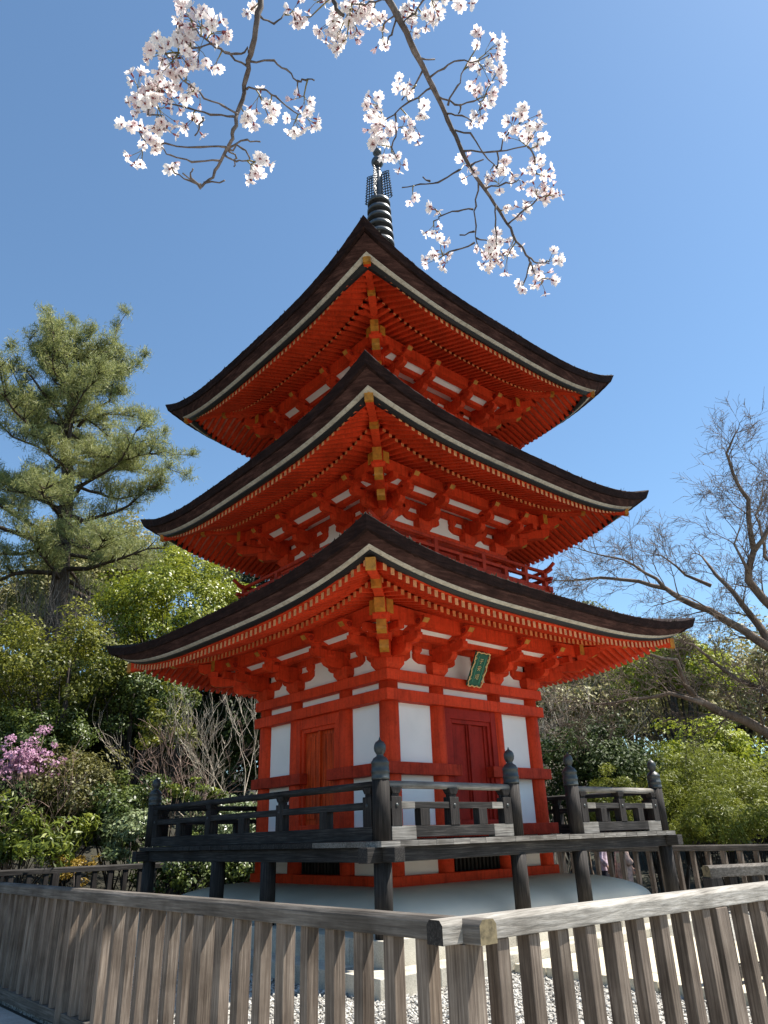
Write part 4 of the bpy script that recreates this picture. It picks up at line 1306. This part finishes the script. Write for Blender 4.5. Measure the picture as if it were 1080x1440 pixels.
# tall pine on the left
def pine():
    r_ = np.random.default_rng(41)
    D = 33.0
    b = place(85, D)
    tb = at(82, 838, D)
    b[2] = min(b[2], tb[2]) if tb[2] < b[2]+1 else b[2]
    t = thing('pine_tree', 'tall spreading pine with grey green needles on the left slope', 'pine', b)
    px = [(82, 845), (86, 800), (90, 740), (96, 680), (92, 620), (100, 570), (99, 535), (106, 510), (108, 495)]
    P = [b-np.array([0, 0, .4])]+[at(u, v, D) for u, v in px]
    rad = [.42, .38, .36, .33, .28, .24, .19, .14, .09, .04]
    mb = MB(); mb.tube(P, rad, 10)
    mb.build('trunk', M_bark_pine, t, recalc=False)
    pxm = FPX/D
    limbsP = []
    tufts = []
    right = np.array([RT[0], RT[1], 0]); right = right/np.linalg.norm(right)
    depth = np.array([-right[1], right[0], 0])
    def zfrac(f):
        x = f*(len(P)-2)+1; i = int(min(x, len(P)-2)); return P[i]+(P[i+1]-P[i])*(x-i), rad[i]
    lm = MB()
    nl = 62
    for i in range(nl):
        f = .04+.93*(i+.5)/nl
        p, rr = zfrac(f)
        ang = i*2.399+r_.uniform(-.3, .3)
        reach = (1-f)**.75*6.6*r_.uniform(.55, 1.08)+.9
        if f < .14: reach *= .8
        d = right*math.cos(ang)*1.02+depth*math.sin(ang)
        rise = .05+.75*f**1.5
        pts = [p]
        q = p.copy(); dv = unit(d+np.array([0, 0, rise*.6]))
        m = 8
        for j in range(m):
            dv = unit(dv+r_.normal(0, .16, 3)+np.array([0, 0, (.10 if j > 4 else -.03)+.05*f]))
            q = q+dv*reach/m; pts.append(q)
        r0 = max(.03, rr*.36*(reach/6)**.5)
        lm.tube(pts, [r0*(1-.85*j/m) for j in range(m+1)], 5)
        for j in range(2, m+1):
            for _ in range(3 if j < m else 5):
                a = unit(np.cross(dv, r_.normal(0, 1, 3)))
                a[2] = abs(a[2])*.5+.12
                L = reach*r_.uniform(.10, .26)*(1.1-.4*j/m)+.25
                e = pts[j]+unit(dv*.7+a)*L
                mid = (pts[j]+e)/2+r_.normal(0, .05, 3)
                lm.tube([pts[j], mid, e], [r0*.25+.008, .012, .007], 3)
                for q2 in (mid, e):
                    tufts.append(q2)
                for _ in range(int((3+L*4)*(1 if f < .7 else .45))):
                    w_ = r_.uniform(.2, 1)
                    s_ = pts[j]+(e-pts[j])*w_+r_.normal(0, .20, 3)*np.array([1, 1, .55])
                    tufts.append(s_)
    # sparse leaders on top
    for (u0, v0, u1, v1) in ((100, 560, 66, 440), (108, 540, 105, 452), (112, 580, 178, 440), (110, 600, 205, 500), (92, 600, 15, 490), (100, 640, 270, 640), (100, 650, 262, 668), (90, 610, 2, 520), (96, 690, 232, 610)):
        a, c = at(u0, v0, D), at(u1, v1, D+r_.uniform(-1.5, 1.5))
        pts = [a+(c-a)*s_+r_.normal(0, .12, 3)*(0 < s_ < 1) for s_ in np.linspace(0, 1, 8)]
        lm.tube(pts, [.09*(1-.85*s_) for s_ in np.linspace(0, 1, 8)], 5)
        for j in range(2, 8):
            for _ in range(5):
                e = pts[j]+unit(r_.normal(0, 1, 3)+np.array([0, 0, .6]))*r_.uniform(.3, .95)*(1.25-j/9)
                lm.tube([pts[j], (pts[j]+e)/2+r_.normal(0, .04, 3), e], [.016, .011, .007], 3)
                tufts.append(e); tufts.append((e+pts[j])/2)
                for _ in range(2): tufts.append(pts[j]+(e-pts[j])*r_.uniform(.4, 1.1)+r_.normal(0, .1, 3))
    lm.build('limbs', M_bark_pine, t, recalc=False)
    T = np.array(tufts)
    nn = 15
    n = len(T)*nn
    c = np.repeat(T, nn, 0)
    d = unit(r_.normal(0, 1, (n, 3))+np.array([0, 0, .75]))
    L = r_.uniform(.12, .26, n)[:, None]
    sd = unit(np.cross(d, r_.normal(0, 1, (n, 3))))*.012
    s0 = c+r_.normal(0, .09, (n, 3))
    q = np.stack([s0-sd, s0+sd, s0+d*L+sd*.5, s0+d*L-sd*.5], 1)
    tn = np.repeat(r_.uniform(.2, .8, len(T)), nn)+r_.normal(0, .12, n)
    quads_mesh('needles', q, tn, LM['needle'], 4, t)
    print('pine needles', n)
pine()

# ------------------------------------------------------------------ flowering cherry hanging into the top of the picture
def cherry():
    r_ = np.random.default_rng(51)
    base = np.array([-11.6, -11.2, .11])
    t = thing('cherry_tree', 'cherry branches in pale pink blossom hanging into the top of the view', 'cherry tree', base)
    A = lambda u, v: (140+u*.37037, v*.37037)
    B = lambda u, v: (480+u*.37037, v*.37037)
    def pt(uv, D): 
        return CAM+ray(*uv)*D
    mains = [
        (A, [(640, -150), (620, -60), (610, 0), (600, 80), (580, 180), (562, 260), (550, 350), (525, 430), (512, 490), (500, 540), (460, 610), (430, 670), (388, 708)], 1.60, .0064, .0024),
        (B, [(95, -170), (140, -80), (180, 0), (230, 90), (280, 190), (330, 295), (380, 400), (420, 490), (460, 580), (500, 660), (560, 745), (620, 830), (650, 890), (700, 970), (722, 1000)], 1.72, .0080, .0020),
        (B, [(20, -170), (-10, -80), (-30, -20), (-20, 30), (10, 60)], 1.66, .006, .003),
    ]
    twA = [[(575, 170), (560, 190), (520, 210), (460, 190), (400, 150), (370, 130), (340, 90)], [(552, 250), (490, 210), (420, 165), (300, 200)], [(585, 218), (660, 235), (710, 270), (750, 310), (760, 370)], [(750, 310), (780, 300), (815, 305)],
           [(525, 408), (470, 405), (400, 370), (340, 320), (300, 285)], [(508, 468), (430, 435), (330, 408), (200, 380), (150, 375)], [(475, 562), (380, 555), (250, 550), (180, 540), (130, 490)], [(450, 613), (360, 608), (270, 590), (235, 560)],
           [(560, 350), (620, 345), (670, 370), (720, 415), (770, 430)], [(515, 535), (545, 560), (570, 600), (585, 630)], [(480, 595), (520, 618), (560, 610)], [(515, 540), (560, 533), (610, 538)], [(388, 705), (340, 690), (285, 658)], [(365, 695), (345, 670), (355, 640)], [(370, 690), (315, 657)],
           [(612, 100), (660, 88), (700, 55)], [(430, 685), (475, 685)], [(400, 440), (380, 480), (362, 515)], [(520, 540), (518, 600), (510, 632)], [(200, 380), (190, 430), (240, 440)]]
    twB = [[(340, 298), (390, 255), (440, 230), (520, 230), (560, 210)], [(330, 350), (260, 390), (165, 455)], [(305, 285), (270, 340), (230, 380)], [(380, 400), (430, 395), (500, 385), (540, 380)], [(395, 405), (450, 440), (495, 460)], [(400, 395), (440, 330), (465, 265)], [(450, 395), (445, 430)],
           [(425, 495), (490, 510), (540, 580), (600, 650)], [(480, 590), (580, 575), (700, 555)], [(590, 640), (600, 580), (625, 510), (650, 490)], [(450, 640), (370, 690), (300, 700), (230, 712)], [(335, 690), (310, 672)], [(512, 700), (505, 780), (510, 860), (520, 940)], [(505, 795), (440, 800), (380, 815), (350, 840)],
           [(510, 880), (450, 892)], [(515, 905), (560, 915)], [(512, 925), (430, 950), (385, 970)], [(580, 800), (590, 860), (590, 930)], [(620, 835), (680, 815), (740, 760), (790, 740)], [(700, 975), (740, 1000), (790, 1000)], [(722, 1000), (730, 1040), (755, 1060)], [(722, 1010), (690, 1080)],
           [(240, 95), (280, 50), (310, 10), (340, -20)], [(215, 80), (190, 130), (175, 165)], [(280, 195), (355, 225)], [(205, 430), (210, 500), (190, 560), (210, 600)], [(545, 720), (620, 700), (660, 690)], [(500, 600), (540, 605)], [(160, -20), (110, 10), (40, 15)], [(700, 555), (735, 600), (740, 660)], [(210, 90), (160, 95)]]
    clA = [(350, 40, 62), (385, 80, 55), (440, 105, 45), (290, 115, 45), (320, 150, 40), (230, 205, 55), (290, 220, 55), (380, 200, 55), (255, 260, 55), (140, 310, 45), (330, 290, 50), (220, 330, 55), (270, 360, 55), (130, 375, 26), (180, 410, 45), (240, 440, 50), (355, 480, 40), (440, 245, 22), (130, 480, 45), (190, 540, 40), (150, 600, 36), (270, 620, 32), (570, 50, 28), (620, 390, 50), (575, 450, 42), (640, 430, 40), (770, 390, 42), (800, 460, 40), (735, 480, 42), (590, 640, 48), (600, 685, 30), (630, 620, 26), (810, 308, 16), (330, 370, 24), (380, 375, 22), (255, 490, 35)]
    clB = [(-175, 40, 40), (-150, 95, 36), (-110, 15, 36), (-40, 90, 52), (20, 30, 60), (40, 90, 60), (-20, 150, 36), (15, 180, 32), (120, 55, 42), (70, 15, 46), (155, 95, 36), (155, 180, 28), (290, 70, 55), (350, 30, 45), (330, 80, 28), (265, 125, 24), (465, 8, 35), (535, 145, 28), (580, 180, 42), (540, 270, 42), (590, 270, 36), (500, 255, 26), (500, 330, 34), (540, 370, 42), (525, 440, 42), (440, 450, 18), (235, 340, 38), (265, 335, 26), (300, 410, 32), (130, 385, 34), (110, 420, 28), (130, 480, 42), (180, 500, 42), (240, 490, 42), (290, 500, 38), (150, 550, 42), (190, 580, 40), (230, 625, 26), (650, 480, 42), (700, 450, 46), (740, 500, 48), (760, 540, 30), (660, 520, 30), (735, 610, 36), (470, 620, 30), (485, 670, 26), (460, 590, 16), (560, 660, 26), (600, 690, 50), (640, 640, 38), (680, 680, 36), (770, 670, 38), (740, 720, 42), (790, 750, 46), (730, 770, 36), (690, 805, 36), (640, 780, 22), (820, 755, 22), (205, 705, 18), (265, 755, 24), (350, 790, 32), (320, 830, 20), (350, 870, 32), (370, 910, 32), (405, 890, 14), (385, 960, 40), (345, 1000, 36), (400, 1000, 30), (590, 950, 62), (620, 990, 50), (560, 990, 42), (645, 945, 40), (535, 960, 24), (755, 1040, 44), (800, 990, 36), (760, 1090, 34), (690, 1085, 22), (740, 1120, 20), (800, 1060, 22)]
    br = MB()
    mp = []
    allb = []
    for X, pts, D, ra, rb in mains:
        P = [pt(X(*p), D+.03*math.sin(i*1.3)) for i, p in enumerate(pts)]
        Q = []
        for a, c in zip(P[:-1], P[1:]):
            for j in range(3): Q.append(a+(c-a)*j/3+r_.normal(0, .0012, 3))
        Q.append(P[-1])
        m = MB()
        rr = [ra+(rb-ra)*(i/(len(Q)-1))**.8 for i in range(len(Q))]
        rr = [q*(1+.12*(i % 4 == 0)) for i, q in enumerate(rr)]
        m.tube(Q, rr, 9)
        mp.append((m, Q, rr)); 
    def near(q):
        best = None
        for mi, (m, Q, rr) in enumerate(mp):
            for i, p in enumerate(Q):
                dd = np.linalg.norm(p-q)
                if best is None or dd < best[0]: best = (dd, mi, i)
        return best
    nodes = []
    for X, tws, D in ((A, twA, 1.60), (B, twB, 1.72)):
        ends = []
        for tw in tws:
            D2 = D
            P = []
            off = r_.uniform(-.07, .07)
            for i, p in enumerate(tw):
                P.append(pt(X(*p), D2+off*(i/len(tw))))
            bd, mi, bi = near(P[0])
            if bd < .03: P[0] = mp[mi][1][bi]
            Q = []
            for a, c in zip(P[:-1], P[1:]):
                for j in range(3): Q.append(a+(c-a)*j/3+r_.normal(0, .0020, 3))
            Q.append(P[-1])
            rr = [(.0020-.0010*i/len(Q))*(1+.35*(i % 3 == 0)) for i in range(len(Q))]
            mp[mi if bd < .2 else 0][0].tube(Q, rr, 6)
            nodes += Q
    N_ = np.array(nodes+[p for m in mp for p in m[1]])
    # limb and trunk behind the camera carry the branches
    tops = [m[1][0] for m in mp]
    hub = np.array([-8.2, -9.9, 4.35])
    m0 = MB()
    m0.tube([base-np.array([0, 0, .2]), base+np.array([.1, .0, 1.4]), base+np.array([.6, .2, 2.6]), np.array([-9.8, -10.6, 3.9]), hub, hub+np.array([1.2, .9, .5])], [.22, .18, .15, .09, .05, .02], 12)
    m0.build('trunk', M_cherrybark, t, recalc=False)
    for (m, Q, rr) in mp:
        e = Q[0]
        m.tube([e, e+(hub-e)*.35+np.array([0, 0, .12]), e+(hub-e)*.7+np.array([0, 0, .12]), hub], [rr[0], rr[0]*1.3, rr[0]*1.7, .03], 9)
        m.build('branch', M_cherrybark, t, recalc=False)
    # merge small neighbouring clusters so that each part is one spray of blossom
    for X, cl, D in ((A, clA, 1.60), (B, clB, 1.72)):
        used = [False]*len(cl)
        for i, (u, v, r) in enumerate(cl):
            if used[i] or r <= 20: continue
            grp = [(u, v, r)]; used[i] = True
            for j in range(i+1, len(cl)):
                if not used[j] and len(grp) < 1 and math.hypot(cl[j][0]-u, cl[j][1]-v) < 36:
                    grp.append(cl[j]); used[j] = True
            faces6 = []; tints = []
            st = MB()
            hub0 = None
            for (cu, cv, cr) in grp:
                c0 = pt(X(cu, cv), D+r_.uniform(-.05, .05))
                dn = np.linalg.norm(N_-c0, axis=1); hb = N_[int(dn.argmin())]
                hubp = c0+(hb-c0)*min(1, .55 if dn.min() < .04 else .3)
                if dn.min() > .02:
                    st.tube([hb, (hb+hubp)/2+r_.normal(0, .002, 3), hubp], [.0016, .0014, .0012], 4, 1)
                rad = cr*.37037*D/FPX
                nf = max(2, int(round((cr/17.2)**2)))
                for _ in range(nf):
                    o = unit(r_.normal(0, 1, 3))*rad*r_.uniform(.25, 1)**.5
                    fc = c0+o
                    nv = unit(unit(o)*.9+unit(fc-hubp)*.7+np.array([0, 0, -.35])+r_.normal(0, .35, 3)-0.25*unit(fc-CAM))
                    bud = r_.random() < .09
                    R_ = r_.uniform(.0108, .0152)*(.45 if bud else 1)
                    a = unit(np.cross(nv, r_.normal(0, 1, 3))); b2 = np.cross(nv, a)
                    ph = r_.uniform(0, 6.28)
                    cup = r_.uniform(.10, .55) if not bud else 1.6
                    tone = r_.uniform(.35, 1.0) if not bud else .05
                    for kq in range(5):
                        th = ph+kq*2*math.pi/5+r_.normal(0, .08)
                        ra_ = a*math.cos(th)+b2*math.sin(th); ta = -a*math.sin(th)+b2*math.cos(th)
                        cz = cup+r_.normal(0, .14)
                        def g(r1, w_, zz): return fc+ra_*R_*r1+ta*R_*w_+nv*R_*zz
                        p0 = g(.06, -.04, 0); p1 = g(.52, -.40, cz*.42); p2 = g(.92, -.27, cz*.95); p3 = g(.86, 0, cz*.80); p4 = g(.92, .27, cz*.95); p5 = g(.52, .40, cz*.42)
                        pm = g(.5, 0, cz*.26)
                        faces6 += [(p0, p1, pm, pm), (p1, p2, p3, pm), (p3, p4, p5, pm), (p0, pm, p5, p5)]
                        tt = tone+r_.normal(0, .08)
                        tints += [tt*.55, tt, tt, tt*.55]
                    # calyx and stalk
                    tip = fc-nv*R_*.55
                    st.tube([fc+nv*R_*.04, fc-nv*R_*.25, tip], [.0022, .0020, .0010], 5, 0)
                    mid = (tip+hubp)/2-nv*.004
                    st.tube([tip, mid, hubp], [.00065, .0006, .0007], 3, 1)
                    # stamens
                    if not bud:
                        for _k in range(3):
                            sdv = unit(nv+r_.normal(0, .3, 3))
                            st.tube([fc, fc+sdv*R_*.5], [.0004, .0007], 3, 0)
            base_c = pt(X(u, v), D)
            fa = np.array(faces6)
            o = quads_mesh('blossom_cluster', fa, np.array(tints), M_petal, 4, t)
            o.data.validate()
            s_ = st.build('stalks', [M_calyx, M_pedicel], None, loc=base, recalc=False)
            s_.parent = o; s_.location = (0, 0, 0)
cherry()

# ------------------------------------------------------------------ people behind the right back fence
def skin_body(name, parent, joints, edges, mats, sub=2):
    """joints: {key:(x,y,z,r)}; one continuous skinned surface"""
    me = bpy.data.meshes.new(name)
    keys = list(joints)
    me.from_pydata([joints[k][:3] for k in keys], [(keys.index(a), keys.index(b)) for a, b in edges], [])
    o = bpy.data.objects.new(name, me); COL.objects.link(o); o.parent = parent
    o['base'] = tuple(parent['base'])
    o.modifiers.new('skin', 'SKIN')
    if not me.skin_vertices: pass
    for i, k in enumerate(keys):
        sv = me.skin_vertices[0].data[i]
        r = joints[k][3]
        sv.radius = r if isinstance(r, tuple) else (r, r)
        sv.use_root = (k == 'pelvis')
    s_ = o.modifiers.new('subdivision', 'SUBSURF'); s_.levels = sub; s_.render_levels = sub
    for m in mats: me.materials.append(m)
    return o
def hand(j, e, side, wrist, down):
    """five fingers of unequal length, slightly curled, rooted in the palm"""
    w = Vector(wrist); d = Vector(down).normalized()
    fwd = Vector((0, -1, 0))
    j[f'palm{side}'] = (*(w+d*.06), (.022, .036)); e.append((f'wrist{side}', f'palm{side}'))
    for i, L in enumerate((.062, .072, .068, .052)):
        off = fwd*(.030-.020*i)
        a = w+d*.10+off; b = a+d*L*.55+Vector((-side*.008, 0, 0)); c = b+d*L*.4+Vector((-side*.018, 0, 0))
        for n_, p, r in (('a', a, .0095), ('b', b, .0088), ('c', c, .0075)): j[f'f{side}{i}{n_}'] = (*p, r)
        e += [(f'palm{side}', f'f{side}{i}a'), (f'f{side}{i}a', f'f{side}{i}b'), (f'f{side}{i}b', f'f{side}{i}c')]
    a = w+d*.035+fwd*.042; b = a+d*.035+fwd*.02
    j[f't{side}a'] = (*a, .011); j[f't{side}b'] = (*b, .009)
    e += [(f'palm{side}', f't{side}a'), (f't{side}a', f't{side}b')]
def person(label, u, dist, turn, robe, H, top_mat, low_mat, sash_mat):
    b = place(u, dist)
    t = thing('person', label, 'person', b)
    s = H/1.65
    j = dict(pelvis=(0, 0, .90, (.15, .11)), waist=(0, 0, 1.05, (.125, .095)), chest=(0, 0, 1.24, (.15, .105)), collar=(0, .01, 1.36, (.10, .075)), neck=(0, .0, 1.43, .05), jaw=(0, -.02, 1.50, .062), head=(0, -.01, 1.58, .085), crown=(0, .0, 1.645, .055))
    e = [('pelvis', 'waist'), ('waist', 'chest'), ('chest', 'collar'), ('collar', 'neck'), ('neck', 'jaw'), ('jaw', 'head'), ('head', 'crown')]
    for sd in (-1, 1):
        j[f'sh{sd}'] = (sd*.16, 0, 1.345, .058); j[f'el{sd}'] = (sd*.215, .01, 1.08, .042); j[f'wrist{sd}'] = (sd*.20, -.12, .90, .027)
        e += [('collar', f'sh{sd}'), (f'sh{sd}', f'el{sd}'), (f'el{sd}', f'wrist{sd}')]
        hand(j, e, sd, (sd*.20, -.12, .90), (0, -.25, -1))
        j[f'hip{sd}'] = (sd*.085, 0, .84, .095); j[f'knee{sd}'] = (sd*.09, -.01, .47, .058); j[f'ank{sd}'] = (sd*.09, .02, .09, .038); j[f'toe{sd}'] = (sd*.10, -.12, .035, .034)
        e += [('pelvis', f'hip{sd}'), (f'hip{sd}', f'knee{sd}'), (f'knee{sd}', f'ank{sd}'), (f'ank{sd}', f'toe{sd}')]
    t.rotation_euler.z = turn
    t.scale = (s, s, s)
    body = skin_body('body', t, j, e, [M_skin])
    def lath(name, rings, mat, n=28):
        mb = MB(); vs = []; fs = []
        for (rx, ry, z, cx, cy) in rings:
            for k in range(n):
                a = 2*math.pi*k/n
                fo = 1+.03*math.sin(a*7+z*9)
                vs.append((cx+rx*fo*math.cos(a), cy+ry*fo*math.sin(a), z))
        for i in range(len(rings)-1):
            for k in range(n):
                k2 = (k+1) % n
                fs.append((i*n+k, i*n+k2, (i+1)*n+k2, (i+1)*n+k))
        mb.add(vs, fs, 0, True)
        o = mb.build(name, mat, None, loc=(0, 0, 0), recalc=False); o.parent = t
        return o
    if robe:
        lath('kimono', [(.20, .16, .12, 0, 0), (.185, .15, .5, 0, 0), (.19, .15, .85, 0, 0), (.16, .125, 1.04, 0, 0), (.185, .135, 1.26, 0, 0), (.19, .125, 1.36, 0, 0), (.10, .085, 1.42, 0, .01), (.062, .062, 1.45, 0, 0)], top_mat)
        lath('sash', [(.168, .135, .98, 0, 0), (.172, .14, 1.0, 0, 0), (.172, .14, 1.16, 0, 0), (.168, .135, 1.18, 0, 0)], sash_mat)
    else:
        lath('jacket', [(.185, .14, .82, 0, 0), (.18, .14, .9, 0, 0), (.155, .12, 1.05, 0, 0), (.185, .135, 1.25, 0, 0), (.19, .12, 1.36, 0, 0), (.10, .085, 1.42, 0, .01), (.064, .064, 1.45, 0, 0)], top_mat)
        lath('skirt', [(.215, .18, .30, 0, 0), (.20, .16, .55, 0, 0), (.178, .135, .82, 0, 0), (.15, .115, .98, 0, 0)], low_mat)
    for sd in (-1, 1):
        if robe:
            mb = MB()
            pts = [(sd*.13, 0, 1.39), (sd*.20, 0, 1.22), (sd*.235, 0, 1.08), (sd*.215, -.09, .955)]
            mb.tube(pts, [.085, .085, .095, .095], 12)
            mb.hexa([(sd*.20, -.10, .56), (sd*.245, -.10, .56), (sd*.245, .15, .60), (sd*.20, .15, .60), (sd*.19, -.11, 1.0), (sd*.255, -.11, 1.0), (sd*.25, .09, 1.12), (sd*.20, .09, 1.12)])
        else:
            mb = MB(); mb.tube([(sd*.13, 0, 1.38), (sd*.19, 0, 1.24), (sd*.225, .01, 1.07), (sd*.207, -.10, .93)], [.075, .068, .058, .048], 12)
        o = mb.build('sleeve', top_mat, None, loc=(0, 0, 0), recalc=True); o.parent = t
    mb = MB()
    hp = [(.03, 1.475), (.07, 1.50), (.098, 1.56), (.10, 1.61), (.085, 1.66), (.05, 1.695), (.012, 1.708)]
    mb.lathe(hp, 0, .028, 20)
    mb.lathe([(.01, 1.50), (.045, 1.53), (.05, 1.57), (.03, 1.61), (.008, 1.62)], 0, .13, 14)
    o = mb.build('hair', M_hair, None, loc=(0, 0, 0)); o.parent = t
    # face
    mb = MB()
    for sd in (-1, 1):
        mb.lathe([(.004, 1.573), (.011, 1.578), (.004, 1.583)], sd*.032, -.092, 8)
    o = mb.build('eyes', M_hair, None, loc=(0, 0, 0)); o.parent = t
    mb = MB(); mb.tube([(0, -.085, 1.575), (0, -.105, 1.545), (0, -.09, 1.538)], [.008, .014, .010], 8)
    for sd in (-1, 1): mb.tube([(sd*.082, .0, 1.59), (sd*.092, .012, 1.565), (sd*.082, .005, 1.535)], [.010, .014, .008], 6)
    o = mb.build('nose_and_ears', M_skin, None, loc=(0, 0, 0)); o.parent = t
    mb = MB(); mb.tube([(-.022, -.082, 1.512), (0, -.088, 1.511), (.022, -.082, 1.512)], [.004, .007, .004], 6)
    o = mb.build('mouth', paint('lips', (.42, .14, .12), .5), None, loc=(0, 0, 0)); o.parent = t
    return t
M_lilac = paint('lilac_pink_cloth', (.62, .50, .60), .8, .4, 9)
M_darkcloth = paint('dark_navy_cloth', (.02, .022, .035), .8, .2, 9)
M_peach = paint('peach_patterned_cloth', (.66, .46, .38), .8, .35, 14)
M_cream = paint('cream_sash_cloth', (.7, .62, .45), .8, .2, 12)
person('person in a lilac pink top and dark skirt behind the back fence', 840, 19.0, .5, False, 1.60, M_lilac, M_darkcloth, M_cream)
person('person in a peach patterned kimono with wide sleeves behind the back fence', 868, 18.6, .9, True, 1.58, M_peach, M_peach, M_cream)
